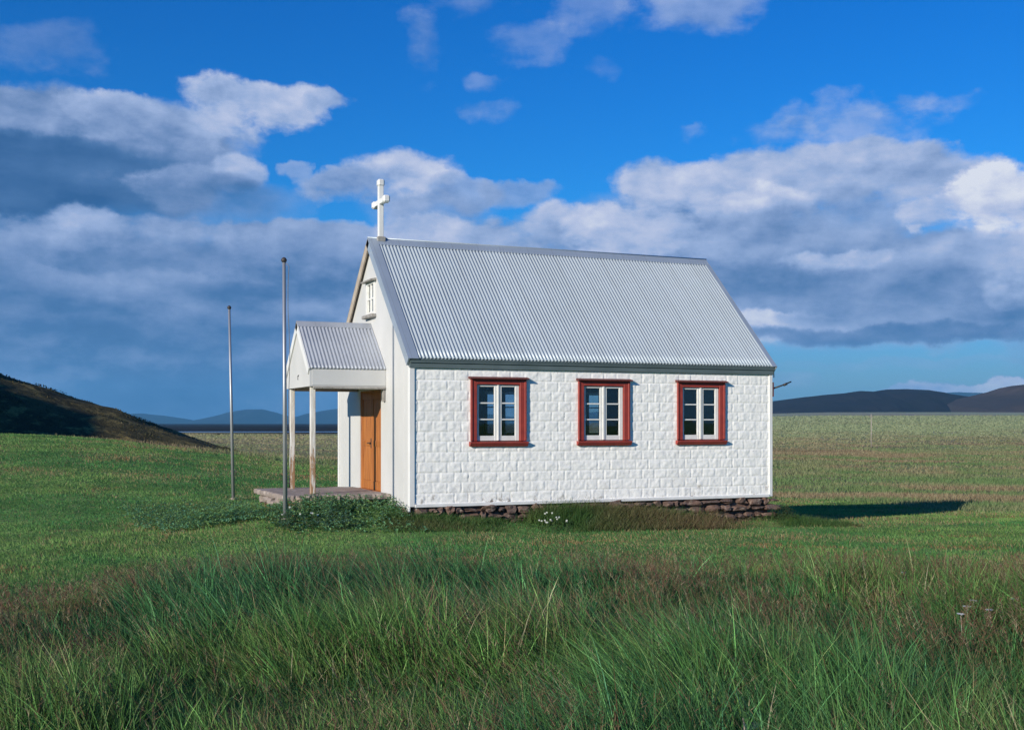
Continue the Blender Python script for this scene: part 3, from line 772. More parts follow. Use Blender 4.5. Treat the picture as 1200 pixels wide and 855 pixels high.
# ------------------------------------------------------------------ grass
def make_blades(P, h, w, lean, face, col0, col1, nseg=3, power=1.8):
    """P (N,3) roots, h heights, w widths, lean (N,2) horizontal tip offset / h, face angle"""
    N = len(P); t = np.linspace(0, 1, nseg+1)
    sx, sy = np.cos(face), np.sin(face)
    verts = np.zeros((N, 2*nseg+1, 3), np.float32); cols = np.zeros((N, 2*nseg+1, 3), np.float32)
    lm = np.sqrt((lean**2).sum(1)); drop = 1/np.sqrt(1+lm**2*.7)
    for i, ti in enumerate(t):
        cx = P[:, 0]+lean[:, 0]*h*ti**power*drop; cy = P[:, 1]+lean[:, 1]*h*ti**power*drop; cz = P[:, 2]+h*ti*drop
        ww = w*(1-ti**1.6)*.5
        c = col0+(col1-col0)*ti
        if i < nseg:
            for k, s in ((2*i, -1), (2*i+1, 1)):
                verts[:, k, 0] = cx+s*sx*ww; verts[:, k, 1] = cy+s*sy*ww; verts[:, k, 2] = cz; cols[:, k] = c
        else:
            verts[:, -1, 0] = cx; verts[:, -1, 1] = cy; verts[:, -1, 2] = cz; cols[:, -1] = c
    nv = 2*nseg+1; base = np.arange(N)[:, None]*nv
    quads = np.concatenate([base+np.array([2*i, 2*i+1, 2*i+3, 2*i+2])[None, :] for i in range(nseg-1)]) if nseg > 1 else np.zeros((0, 4), np.int64)
    tris = base+np.array([2*nseg-2, 2*nseg-1, 2*nseg])[None, :]
    return verts.reshape(-1, 3), quads, tris, cols.reshape(-1, 3)
def join_blades(name, parts, label, material):
    V = []; Q = []; T = []; Cc = []; o = 0
    for v, q, t, c in parts:
        V.append(v); Q.append(q+o); T.append(t+o); Cc.append(c); o += len(v)
    me = np_mesh(name, np.concatenate(V), [np.concatenate(Q), np.concatenate(T)], colors={'Col': np.concatenate(Cc)}, smooth_=True)
    ob = link(name, me, material); tag(ob, label, 'grass', kind='stuff'); return ob
def scatter(n, d0, d1, side, p=1.0, extra=1.0):
    d = d0+(d1-d0)*rng.random(n)**p
    l = (rng.random(n)*2-1)*(side*d+extra)
    return l, d
def pal(n, cols, weights):
    idx = rng.choice(len(cols), n, p=np.array(weights)/sum(weights)); c = np.array(cols)[idx]
    return c*(1+.25*(rng.random((n, 1))-.5))
def on_church(x, y, m=.0):
    inb = (x > -.0-m) & (x < L+m) & (y > 0-m) & (y < W+m)
    deck = (x > -2.2) & (x < .1) & (y > 1.32) & (y < 4.2)
    return inb | deck
RV = np.array([RX, RY]); FV = np.array([FX, FY])
def tall_edge(l, d):
    a = l/d
    return np.interp(a, [-.5, -.42, -.33, -.25, -.1, .1, .3, .5], [11.2, 11.6, 13.0, 14.6, 14.6, 14.4, 14.2, 14.0])+1.8*(fbm(l*.5, d*.5, 61, 3)-.5)
# tall meadow in the foreground
def tall():
    parts = []
    # tussocks: blades that share a root, a lean and a colour
    nt = 9500
    tl, td = scatter(nt, 4.4, 16.4, .49, .80, 1.2)
    ed = tall_edge(tl, td); kp = td < ed+.1; tl, td = tl[kp], td[kp]; nt = len(tl)
    tx, ty = to_xy(tl, td)
    pn = fbm(tx*.45, ty*.45, 71, 4); ln0 = fbm(tx*.38+7, ty*.38, 79, 3)
    th = (.15+.62*smooth(.3, .72, pn))*(.6+.75*rng.random(nt)**1.3)
    th *= 1-.30*smooth(-2.0, .3, td-tall_edge(tl, td))
    band = np.exp(-((tl+.4)/3.2)**2-((td-10.5)/2.6)**2)                     # wind-laid swathe left of the middle
    tlean = (.12+.95*band*smooth(.3, .6, ln0)+.35*smooth(.55, .75, ln0))[:, None]*-RV[None, :]+(rng.random((nt, 2))-.5)*.55
    kind = smooth(.40, .60, fbm(tx*.33+11, ty*.33, 83, 4)+.18*(rng.random(nt)-.5))
    dryt = smooth(.54, .68, fbm(tx*.6+31, ty*.6, 87, 3)+.1*(rng.random(nt)-.5))
    cool = np.array(pal(nt, [(.040, .145, .050), (.052, .170, .052), (.075, .200, .075), (.028, .110, .048)], [4, 4, 2, 3]))
    warm = np.array(pal(nt, [(.085, .195, .045), (.12, .215, .055), (.065, .175, .042), (.15, .185, .065)], [3, 3, 3, 1.2]))
    tc = cool*(1-kind[:, None])+warm*kind[:, None]
    tc = tc*(.62+.75*rng.random((nt, 1)))
    nb = 21
    idx = np.repeat(np.arange(nt), nb); n = len(idx)
    ang = rng.random(n)*2*math.pi; rad = (.02+.13*rng.random(n)**.7)*(.7+.6*rng.random(nt)[idx])
    x = tx[idx]+np.cos(ang)*rad; y = ty[idx]+np.sin(ang)*rad; d = td[idx]
    out = np.stack([np.cos(ang), np.sin(ang)], -1)*(.2+1.0*rng.random(n))[:, None]*(rad/.12)[:, None]
    h = th[idx]*(.45+.65*rng.random(n))
    w = (.0048+.0085*rng.random(n)**2.2)*(1+.055*np.maximum(d-6, 0))
    ln = tlean[idx]+out+(rng.random((n, 2))-.5)*.35
    c0 = tc[idx]*(.7+.6*rng.random((n, 1)))
    dry = rng.random(n) < .04+.30*dryt[idx]
    c0[dry] = pal(int(dry.sum()), [(.24, .19, .10), (.17, .105, .06), (.33, .29, .18), (.12, .085, .05)], [3, 3, 1.2, 2])
    pale = rng.random(n) < .10
    c0 = c0*1.12; c0[pale] = c0[pale]*1.9+np.array([.04, .04, .028])
    dim = rng.random(n) < .25
    c0[dim] = c0[dim]*.42
    z = terrain(x, y)-.02
    parts.append(make_blades(np.stack([x, y, z], -1), h, w, ln, rng.random(n)*math.pi, c0, c0*1.2+np.array([.012, .010, .003]), power=1.6))
    # a short under-storey so that no bare soil shows
    l, d = scatter(90000, 4.4, 16.2, .49, .85, 1.2); kp = d < tall_edge(l, d)+.3; l, d = l[kp], d[kp]; n = len(l)
    x, y = to_xy(l, d); c = pal(n, [(.032, .095, .034), (.05, .12, .035), (.11, .095, .045), (.075, .06, .035)], [4, 4, 1.5, 1.2])
    parts.append(make_blades(np.stack([x, y, terrain(x, y)-.02], -1), .07+.16*rng.random(n), (.006+.006*rng.random(n))*(1+.05*(d-6)), (rng.random((n, 2))-.5)*2.2, rng.random(n)*math.pi, c, c*1.15, nseg=2))
    # flowering stems with brown and straw coloured seed heads
    l, d = scatter(30000, 4.8, 17.0, .49, .8, 1.0); ed = tall_edge(l, d)
    x, y = to_xy(l, d)
    dens = .62*(.35+.65*smooth(-.42, -.2, l/d))*smooth(.53, .67, fbm(x*.45+3, y*.45, 91, 4))+.75*smooth(-2.2, -.5, d-ed)*smooth(1.0, 0, d-ed)*smooth(.36, .56, fbm(x*.3, y*.3, 97, 3))+.06
    keep = (rng.random(len(l)) < dens) & (d < ed+1.0)
    l, d, x, y = l[keep], d[keep], x[keep], y[keep]; n = len(x); z = terrain(x, y)
    h = .36+.28*rng.random(n)+.3*(fbm(x*.45, y*.45, 71, 4)-.5); h *= 1-.3*smooth(-1.5, .4, d-tall_edge(l, d))
    lean_n = fbm(x*.38+7, y*.38, 79, 3); band = np.exp(-((l+.4)/3.2)**2-((d-10.5)/2.6)**2)
    ln = -(.15+.8*band*smooth(.3, .6, lean_n))[:, None]*RV[None, :]+(rng.random((n, 2))-.5)*.9
    cs = pal(n, [(.19, .145, .07), (.13, .12, .05), (.26, .22, .13)], [2, 2, 1]); P = np.stack([x, y, z], -1)
    parts.append(make_blades(P, h, np.full(n, .0032)*(1+.05*(d-6)), ln, rng.random(n)*math.pi, cs, cs, power=1.6))
    lm = np.sqrt((ln**2).sum(1)); drop = 1/np.sqrt(1+lm**2*.7)
    hc_ = pal(n, [(.17, .088, .055), (.22, .13, .075), (.33, .27, .16), (.13, .075, .05)], [4, 3, 1.8, 3])
    for k in range(9):
        t = .66+.037*k
        Q = np.stack([P[:, 0]+ln[:, 0]*h*t**1.6*drop, P[:, 1]+ln[:, 1]*h*t**1.6*drop, P[:, 2]+h*t*drop], -1)
        l2 = ln*1.1+(rng.random((n, 2))-.5)*3.2
        parts.append(make_blades(Q, .05-.003*k+.02*rng.random(n), (.0035+.0025*rng.random(n))*(1+.08*(d-6)), l2, rng.random(n)*math.pi, hc_, hc_*1.1, nseg=1))
    join_blades('tall_grass', parts, 'tall wind blown meadow grass with reddish seed heads in the foreground', M['grass'])
tall()
def lawn():
    parts = []
    n0 = 430000
    d = 12.5+(62-12.5)*rng.random(n0)**1.45; l = (rng.random(n0)*2-1)*(.5*d+1)
    lm = lawn_mask(l, d); ed = tall_edge(l, d)
    x, y = to_xy(l, d)
    keep = (rng.random(n0) < lm) & (d > ed-1.2) & ~on_church(x, y, .02)
    z0, hh = hill_terr(x, y); keep &= hh < z0-.1
    l, d, x, y, z = l[keep], d[keep], x[keep], y[keep], z0[keep]; n = len(x); ed = ed[keep]
    pn = fbm(x*.5, y*.5, 101, 4); p2 = fbm(x*.18, y*.18, 103, 4); p3 = fbm(x*1.7, y*1.7, 105, 3)
    h = (.032+.055*pn+.035*(p3-.5))*(.6+.7*rng.random(n))*(1+.012*(d-15)); h += .16*rng.random(n)*smooth(2.4, .2, d-ed)
    w = (.006+.006*rng.random(n))*(1+.05*(d-15))
    bl = smooth(.42, .58, p2)[:, None]
    c = pal(n, [(.060, .185, .045), (.080, .21, .050), (.045, .16, .055)], [3, 3, 2])*(1-bl)+pal(n, [(.15, .26, .065), (.19, .27, .085), (.115, .235, .055)], [3, 2, 3])*bl
    p4 = fbm(x*.33+70, y*.33, 151, 4)
    c = c*(.80+.40*smooth(.35, .65, fbm(x*1.1+20, y*1.1, 153, 4)))[:, None]
    dry = rng.random(n) < .04+.28*smooth(.54, .70, p3)*smooth(.45, .6, pn)+.38*smooth(.53, .64, p4)
    c[dry] = pal(int(dry.sum()), [(.30, .25, .11), (.25, .15, .08), (.34, .30, .17)], [3, 2, 1])
    sand = smooth(.70, .77, fbm(x*.42+50, y*.6, 109, 4)); br_ = rng.random(n) < sand*.55; c[br_] = pal(int(br_.sum()), [(.26, .13, .06), (.3, .2, .1)], [2, 1])
    ln = -.35*RV[None, :]+(rng.random((n, 2))-.5)*1.6
    parts.append(make_blades(np.stack([x, y, z-.01], -1), h, w, ln, rng.random(n)*math.pi, c, c*1.2, nseg=2))
    join_blades('lawn_grass', parts, 'short mown green grass around the church', M['grass'])
lawn()
def fringe():
    """unmown grass against the stone foundation and down the small bank"""
    parts = []
    n = 38000
    x = -.7+10.6*rng.random(n); t = rng.random(n)**1.5; y = -.09-1.15*t
    k = fbm(x*.9, y*.9, 111, 3); keep = rng.random(n) < smooth(.32, .55, k)+.12
    x, y, t, k = x[keep], y[keep], t[keep], k[keep]; n = len(x); z = terrain(x, y)-.02
    tall_ = 1.15*smooth(1.9, 2.8, x)*smooth(7.5, 6.6, x)*(.55+.9*fbm(x*1.3, x*0, 117, 2))+.15*smooth(1.2, .2, x)+.25*smooth(7.4, 8.2, x)
    h = (.09+.20*k+.20*tall_)*(.5+.7*rng.random(n))*(1-.55*t)
    w = (.007+.006*rng.random(n))
    br = smooth(.4, .6, fbm(x*.7+4, y*1.2, 113, 3))[:, None]*(.35+.65*smooth(2.5, 7, x))[:, None]
    c = pal(n, [(.04, .10, .028), (.06, .12, .03), (.09, .14, .04)], [3, 3, 2])*(1-br)+pal(n, [(.19, .13, .07), (.13, .08, .05), (.24, .19, .10), (.08, .10, .03)], [3, 3, 2, 2])*br
    ln = (rng.random((n, 2))-.5)*1.8; ln[:, 1] -= .3
    parts.append(make_blades(np.stack([x, y, z], -1), h, w, ln, rng.random(n)*math.pi, c, c*1.2))
    join_blades('fringe_grass', parts, 'rough brown and green grass along the stone foundation of the church', M['grass'])
fringe()
def moor():
    parts = []
    n = 340000
    d = np.where(rng.random(n) < .62, 33+(190-33)*rng.random(n)**2.2, 150+900*rng.random(n)**1.8); a = np.where(rng.random(n) < .8, .14+.36*rng.random(n), -.40+.28*rng.random(n)); l = a*d
    lm = lawn_mask(l, d); x, y = to_xy(l, d); z0, h0 = hill_terr(x, y)
    near_n = n
    keep = (rng.random(n) > lm) & (h0 < z0-.05) & (rng.random(n) < .35+.65*smooth(.35, .6, fbm(x*.12, y*.12, 141, 4)))
    d, x, y, z, a = d[keep], x[keep], y[keep], z0[keep], a[keep]; n = len(x)
    h = (.07+.16*rng.random(n))*(1+.006*d); w = (.02+.025*rng.random(n))*(d/40)*(1+1.5*smooth(120, 500, d)); h *= 1-.25*smooth(120, 250, d)+.6*smooth(250, 800, d)
    kf = smooth(260, 450, d)*(a > 0)
    keep2 = ~((d > 535) & (a < .05)); d, x, y, z, a, h, w, kf = [q[keep2] for q in (d, x, y, z, a, h, w, kf)]; n = len(x)
    sc = np.maximum(1, d/110)
    k1 = fbm(x*.055+5, y*.055, 143, 4); k2 = fbm(x*.13+9, y*.13, 145, 4); k3 = fbm(x*.012, y*.012, 147, 4)
    br = smooth(.42, .58, k1*(1-.5*kf)+.5*kf*k3)[:, None]*(1-.55*kf)[:, None]; gr = (smooth(.5, .62, k2)*.8)[:, None]
    c = pal(n, [(.27, .205, .115), (.21, .15, .085), (.32, .27, .15)], [3, 2, 2])*br+pal(n, [(.20, .22, .10), (.25, .25, .12), (.16, .19, .08)], [3, 2, 2])*(1-br)
    c = c*(1-gr)+np.array([.125, .21, .07])*gr
    c = c*(1-kf[:, None]*.6)+np.array([.26, .30, .16])*(kf*.6)[:, None]
    dk_ = smooth(.6, .68, fbm(x*.03+40, y*.03, 149, 4))[:, None]*.5; c = c*(1-dk_)+np.array([.15, .09, .065])*dk_
    cm = np.array([.25, .235, .13])*(1-kf[:, None])+np.array([.25, .285, .145])*kf[:, None]; q_ = smooth(110, 320, d)[:, None]*.55; c = c*(1-q_)+cm*q_
    face = np.where(rng.random(n) < smooth(110, 250, d), YAW+(rng.random(n)-.5)*1.2, rng.random(n)*math.pi)
    parts.append(make_blades(np.stack([x, y, z-.02], -1), h, w, (rng.random((n, 2))-.5)*1.5, face, c, c*1.1, nseg=2))
    join_blades('moor_grass', parts, 'brown and olive tussocky grass of the open moor beyond the lawn', M['grass'])
moor()
def hill_tufts():
    parts = []
    n = 30000
    l = -44+24*rng.random(n); d = 58+50*rng.random(n); x, y = to_xy(l, d); z0, h0 = hill_terr(x, y)
    k = fbm(x*.4, y*.4, 121, 3); keep = (h0 > z0-.15) & (rng.random(n) < smooth(.42, .6, k)); x, y = x[keep], y[keep]; z = np.maximum(z0, h0)[keep]; n = len(x)
    h = .04+.12*rng.random(n); w = .05+.06*rng.random(n)
    c = pal(n, [(.06, .055, .025), (.12, .095, .04), (.04, .05, .022)], [3, 2, 2])
    parts.append(make_blades(np.stack([x, y, z-.03], -1), h, w, (rng.random((n, 2))-.5)*1.6, rng.random(n)*math.pi, c, c*1.15, nseg=2))
    join_blades('heath_tufts', parts, 'heath tussocks on the slope at the left, coloured dark for its shade', M['grass'])
hill_tufts()

# leafy weeds around the near flagpole and porch
def leaves_mesh(name, stems, leaf_len, leaf_w, cols, parent=None, flowers=0):
    """stems: list of (x,y,z,h). Each carries pairs of pointed folded leaves."""
    V = []; F4 = []; C = []
    def addq(pts, c):
        k = len(V); V.extend(pts); F4.append([k, k+1, k+2, k+3]); C.extend([c]*4)
    for (x, y, z, h) in stems:
        n = max(4, int(h/.045)); lx, ly = random.uniform(-.25, .25), random.uniform(-.25, .25)
        for i in range(n):
            t = (i+.6)/n; ang = i*2.4+random.uniform(-.5, .5); ll = leaf_len*(1.15-.6*t)*random.uniform(.7, 1.2)
            bx, by, bz = x+lx*h*t, y+ly*h*t, z+h*t
            dx, dy = math.cos(ang), math.sin(ang); up = random.uniform(-.35, .5)
            col = np.array(random.choice(cols))*random.uniform(.8, 1.25)
            w = leaf_w*ll/leaf_len*.5
            m = (bx+dx*ll*.5, by+dy*ll*.5, bz+ll*(.5*up+.06)); tip = (bx+dx*ll, by+dy*ll, bz+ll*(up-.15))
            s1 = (m[0]-dy*w, m[1]+dx*w, m[2]+.015); s2 = (m[0]+dy*w, m[1]-dx*w, m[2]+.015)
            addq([(bx, by, bz), s1, tip, m], col); addq([(bx, by, bz), m, tip, s2], col*1.0)
        addq([(x-.004, y, z), (x+.004, y, z), (x+lx*h+.003, y+ly*h, z+h), (x+lx*h-.003, y+ly*h, z+h)], np.array((.07, .11, .04)))
        for q in range(flowers if random.random() < FLP else 0):
            fx, fy, fz = x+lx*h+random.uniform(-.04, .04), y+ly*h+random.uniform(-.04, .04), z+h+random.uniform(0, .05)
            for r in range(3):
                a = r*1.05; s = .016
                addq([(fx-s*math.cos(a), fy-s*math.sin(a), fz-.005), (fx+s*math.cos(a), fy+s*math.sin(a), fz-.005), (fx+s*math.cos(a), fy+s*math.sin(a), fz+.02), (fx-s*math.cos(a), fy-s*math.sin(a), fz+.02)], np.array((.75, .76, .7)))
    return np_mesh(name, np.array(V), [np.array(F4)], colors={'Col': np.array(C)})
FLP = .22
def tz(x, y): return float(full_terrain(np.array([x]), np.array([y]))[0])
GREENS = [(.14, .31, .15), (.16, .34, .14), (.10, .25, .13), (.22, .36, .13), (.19, .30, .08)]
st = []
for i in range(1250):
    x = random.uniform(-4.6, -.1); y = random.uniform(-1.3, 2.2)
    if x > -2.15 and y > 1.2: continue
    if x < -2.9 and y < .1: continue
    if y < -.35-.25*x*.3 and random.random() < .55: continue
    kq = float(fbm(np.array([x*1.1]), np.array([y*1.1]), 131, 3)[0])
    if kq < .42: continue
    st.append((x, y, tz(x, y)-.02, random.uniform(.10, .24)+.5*max(0, kq-.45)))
for i in range(420):
    x = random.uniform(-4.9, -2.15); y = random.uniform(1.0, 6.5)
    st.append((x, y, tz(x, y)-.02, random.uniform(.10, .30)))
me = leaves_mesh('leafy_weeds', st, .13, .062, GREENS, flowers=0)
tag(link('leafy_weeds', me, M['leaf']), 'leafy green weeds growing over the bank beside the porch and flagpoles', 'weeds', kind='stuff')
def bush(x, y, r, h, n, label, cat, cols, ll=.09, lw=.05, fl=0, name='weed_bush'):
    z = tz(x, y); s = []
    for i in range(n):
        a = random.uniform(0, 6.28); q = r*math.sqrt(random.random())
        s.append((q*math.cos(a), q*math.sin(a), -.02, h*(1-.55*(q/r)**2)*random.uniform(.7, 1.1)))
    me = leaves_mesh(name, s, ll, lw, cols, flowers=fl)
    o = link(name, me, M['leaf']); o.location = (x, y, z); tag(o, label, cat); return o
bx, by = to_xy((346-600)/FPX*20.6, 20.6)
bush(bx, by, .45, .36, 46, 'dark green bush with a few pale flowers in front of the near flagpole', 'bush', [(.06, .14, .08), (.08, .16, .08), (.05, .12, .07)], .10, .055, 1)
bx, by = to_xy((388-600)/FPX*20.9, 20.9)
bush(bx, by, .42, .33, 40, 'grey green weed clump in front of the porch platform', 'weed', [(.10, .19, .13), (.12, .22, .13), (.08, .17, .11)], .10, .045, 0)
bx, by = to_xy((650-600)/FPX*22.1, 22.1)
FLP = .5
bush(bx, by, .30, .34, 17, 'thin plant with small white flowers below the first two windows', 'flowers', [(.05, .10, .04), (.07, .11, .05)], .07, .02, 2, 'flowering_weed')
bx, by = to_xy((915-600)/FPX*25.2, 25.2)
bush(bx, by-.1, .30, .42, 34, 'dark weed clump at the right corner of the church foundation', 'weed', [(.03, .06, .025), (.05, .075, .03), (.07, .07, .035)], .12, .03, 0)
# broad dock leaves in the foreground
def dock(px, d, label):
    x, y = to_xy((px-600)/FPX*d, d); z = tz(x, y)
    e = empty('dock_plant', (x, y, z), label, 'plant')
    for i, (ang, h, ll, up) in enumerate(((2.6, .30, .22, 1.5), (.3, .22, .18, .5), (4.2, .2, .17, .6), (1.4, .16, .16, .4))):
        n = 9; V = []; C = []
        for k_ in range(n):
            t = k_/(n-1); w = .085*math.sin(math.pi*min(1, t*.93+.05))**.8*(1-.35*t)
            rr = ll*t*math.cos(up*.9); zz = h+ll*t*math.sin(up*.9)-.05*t*t
            c = np.array((.10, .21, .12))*(1+.15*math.sin(i*2))
            for s, dz_ in ((-1, .018), (0, 0), (1, .018)):
                V.append((math.cos(ang)*rr-math.sin(ang)*w*s*.62, math.sin(ang)*rr+math.cos(ang)*w*s*.62, zz+dz_+.006*math.sin(k_*2+s))); C.append(c)
        me = np_mesh('leaf', np.array(V), [grid_faces(n, 3)], colors={'Col': np.array(C)}, smooth_=True); link('leaf', me, M['leaf'], e)
    b = MB(); b.tube([(0, 0, -.02), (.01, 0, .2), (.0, .01, .32)], [.009, .007, .005], 6)
    m = b.build('stem', M['wood_pole'], e)
dock(872, 6.9, 'large pale green dock leaves rising from the foreground grass')

# white meadow flowers on the right
for i, (px, py) in enumerate(((1133, 711), (1141, 704), (1126, 720), (1188, 702), (1160, 715), (1058, 671))):
    d = 1342.2*1.75/(py-HOR); x, y = to_xy((px-600)/FPX*d, d); z = tz(x, y); h = CZ-(py-HOR)/FPX*d-z
    e = empty('meadow_flower', (x, y, z), 'small white flower head standing in the tall grass at the right', 'flower', 'white flowers in the tall grass')
    b = MB(); b.tube([(0, 0, -.02), (.012, 0, h*.5), (0, 0, h)], .004, 5); 
    me_o = b.build('stem', M['wood_pole'], e)
    V = []; Fq = []; C = []
    for k_ in range(9):
        a = k_*.7; r_ = .014+.02*random.random(); cx_, cy_ = r_*math.cos(a), r_*math.sin(a); s = .011
        kk_ = len(V); V += [(cx_-s, cy_-s, h+.01*random.random()), (cx_+s, cy_-s, h+.012), (cx_+s, cy_+s, h+.01), (cx_-s, cy_+s, h+.014)]; Fq.append([kk_, kk_+1, kk_+2, kk_+3]); C += [(.8, .8, .76)]*4
    link('flower_head', np_mesh('flower_head', np.array(V), [np.array(Fq)], colors={'Col': np.array(C, float)}), M['leaf'], e)

# ------------------------------------------------------------------ haze
def haze():
    b = MB(); s = 13500
    b.box(CX-s, CX+s, CY-s, CY+s, -2, 420)
    m = bpy.data.materials.new('air'); m.use_nodes = True; t = m.node_tree; t.nodes.clear()
    o = t.nodes.new('ShaderNodeOutputMaterial'); v = t.nodes.new('ShaderNodeVolumePrincipled')
    v.inputs['Color'].default_value = (.20, .60, 1.0, 1); v.inputs['Density'].default_value = HAZE; v.inputs['Anisotropy'].default_value = .0
    t.links.new(v.outputs[0], o.inputs['Volume'])
    h = b.build('haze', m); tag(h, 'thin blue air between the church and the far mountains', 'haze', kind='stuff')
    return h
HAZE = 7.5e-5
hz = haze(); hz.data.transform(__import__('mathutils').Matrix.Translation((0, 0, 0)))

# ------------------------------------------------------------------ world: sky with clouds at infinity
def world():
    w = bpy.data.worlds.new('World'); S.world = w; w.use_nodes = True
    w.cycles.sampling_method = 'MANUAL'; w.cycles.sample_map_resolution = 512
    t = w.node_tree; t.nodes.clear(); N = NT(t)
    out = N.n('ShaderNodeOutputWorld'); bg = N.n('ShaderNodeBackground', {'Strength': .088}); t.links.new(bg.outputs[0], out.inputs[0])
    sky = N.n('ShaderNodeTexSky'); sky.sky_type = 'NISHITA'; sky.sun_disc = False
    sky.sun_elevation = SUN_E; sky.sun_rotation = math.atan2(-math.cos(SUN_A), -math.sin(SUN_A)) % (2*math.pi)
    sky.altitude = 300; sky.air_density = 1.0; sky.dust_density = .3; sky.ozone_density = 2.0
    hs = N.n('ShaderNodeHueSaturation', {'Hue': .5, 'Saturation': SKY_SAT, 'Value': SKY_VAL, 'Color': sky.outputs[0]})
    d = N.n('ShaderNodeTexCoord').outputs['Generated']
    sp = N.n('ShaderNodeSeparateXYZ', {0: d})
    # azimuth measured from the direction in which the church lies, elevation above the horizon
    rx = N.math('ADD', N.math('MULTIPLY', sp.outputs[0], RX), N.math('MULTIPLY', sp.outputs[1], RY))
    fy = N.math('ADD', N.math('MULTIPLY', sp.outputs[0], FX), N.math('MULTIPLY', sp.outputs[1], FY))
    tint = N.mix(N.remap(sp.outputs[2], .015, .20), (.29, .50, 1.0), SKY_TINT)
    clear = N.mix(1.0, hs.outputs[0], tint, 'MULTIPLY')
    az = N.math('ARCTAN2', rx, fy); el = N.math('ARCSINE', sp.outputs[2])
    p0 = N.n('ShaderNodeCombineXYZ', {0: az, 1: el, 2: 0.0}).outputs[0]
    # domain warp
    wv = N.n('ShaderNodeTexNoise', {'Scale': 14.0, 'Detail': 6.0, 'Roughness': .6}, noise_dimensions='2D'); t.links.new(p0, wv.inputs['Vector'])
    wo = N.n('ShaderNodeVectorMath', {0: wv.outputs['Color'], 1: (.5, .5, .5)}, operation='SUBTRACT').outputs[0]
    p = N.n('ShaderNodeVectorMath', {0: wo, 1: (.045, .03, 0), 2: p0}, operation='MULTIPLY_ADD').outputs[0]
    def field(off):
        pv = N.n('ShaderNodeVectorMath', {0: p0, 1: (off[0], off[1], 0)}, operation='ADD').outputs[0]
        return N.noise(N.mapping(pv, (1.0, 1.8, 1.0)), 12.0, 7, .58, 0.0, '2D')
    fb0, fb1 = field((0, 0)), field((-.008, .011))
    nz = N.math('SUBTRACT', fb0, .5)
    nzs = {}
    def rough(k):
        if k not in nzs: nzs[k] = N.math('MULTIPLY', nz, k)
        return nzs[k]
    V = None; cnt = 0
    # cloud masses laid one over another, farthest first: each has a defined top and fades out below
    for c_ in CLOUDS:
        bx_, by_, sx, sy, amp, br_ = c_[:6]; soft = c_[6] if len(c_) > 6 else .32; kn = c_[7] if len(c_) > 7 else (1.3 if br_ < .33 else 2.8)
        a0 = math.atan((bx_-600)/FPX); e0 = math.atan((HOR-by_)/math.hypot(FPX, bx_-600)); ia = FPX/sx; ie = FPX/sy
        q = N.n('ShaderNodeVectorMath', {0: p, 1: (ia, ie, 0), 2: (-a0*ia, -e0*ie, 0)}, operation='MULTIPLY_ADD').outputs[0]
        sq = N.n('ShaderNodeSeparateXYZ', {0: q})
        y_ = N.math('MAXIMUM', sq.outputs[1], N.math('MULTIPLY', sq.outputs[1], -c_[8] if len(c_) > 8 else .52))
        r2 = N.math('MULTIPLY_ADD', y_, y_, N.math('MULTIPLY_ADD', sq.outputs[0], sq.outputs[0], rough(-kn)))
        m = N.remap(r2, 1+soft*1.2, 1-soft*1.8, 0.0, amp)
        nd = N.n('ShaderNodeMix', data_type='VECTOR'); t.links.new(m, nd.inputs[0]); nd.inputs[5].default_value = (br_, 1, 0)
        if V is None: nd.inputs[4].default_value = (br_, 0, 0)
        else: t.links.new(V, nd.inputs[4])
        V = nd.outputs[1]; cnt += 1
        if cnt % 6 == 0:      # keeps the node chain sequential for the shader compiler
            p = N.n('ShaderNodeVectorMath', {0: V, 1: (1e-9, 1e-9, 1e-9), 2: p}, operation='MULTIPLY_ADD').outputs[0]
    sv = N.n('ShaderNodeSeparateXYZ', {0: V}); B, A = sv.outputs[0], sv.outputs[1]
    shade = N.math('MULTIPLY', N.math('SUBTRACT', fb0, fb1), .75)
    big = N.remap(N.noise(N.mapping(p0, (1, 2.8, 1)), 8.0, 5, .55, 0.0, '2D'), .3, .7, -.07, .07)
    alpha = N.math('MULTIPLY', A, N.remap(fb0, .1, .3, .8, 1.0))
    shade = N.math('MULTIPLY', shade, N.math('MULTIPLY_ADD', B, 1.1, .35))
    val = N.math('ADD', N.math('ADD', B, shade), big, clamp=True)
    ramp = N.n('ShaderNodeValToRGB'); cr_ = ramp.color_ramp
    stops = [(0.0, (.030, .108, .290)), (.20, (.072, .172, .385)), (.40, (.195, .300, .545)), (.60, (.35, .46, .72)), (.80, (.55, .61, .81)), (1.0, (.78, .81, .90))]
    cr_.elements[0].position = stops[0][0]; cr_.elements[1].position = 1.0
    for s_, c_ in stops[1:-1]: cr_.elements.new(s_)
    for e_, (s_, c_) in zip(cr_.elements, stops): e_.position = s_; e_.color = (*c_, 1)
    t.links.new(val, ramp.inputs[0])
    cc = N.n('ShaderNodeVectorMath', {0: ramp.outputs[0], 1: (10, 10, 10)}, operation='MULTIPLY').outputs[0]
    # scattered cloud overhead and behind so the rest of the dome is not empty
    t.links.new(N.mix(alpha, clear, cc), bg.inputs['Color'])
SKY_SAT, SKY_VAL, SKY_TINT = 1.5, 1.0, (.19, .84, 1.38)
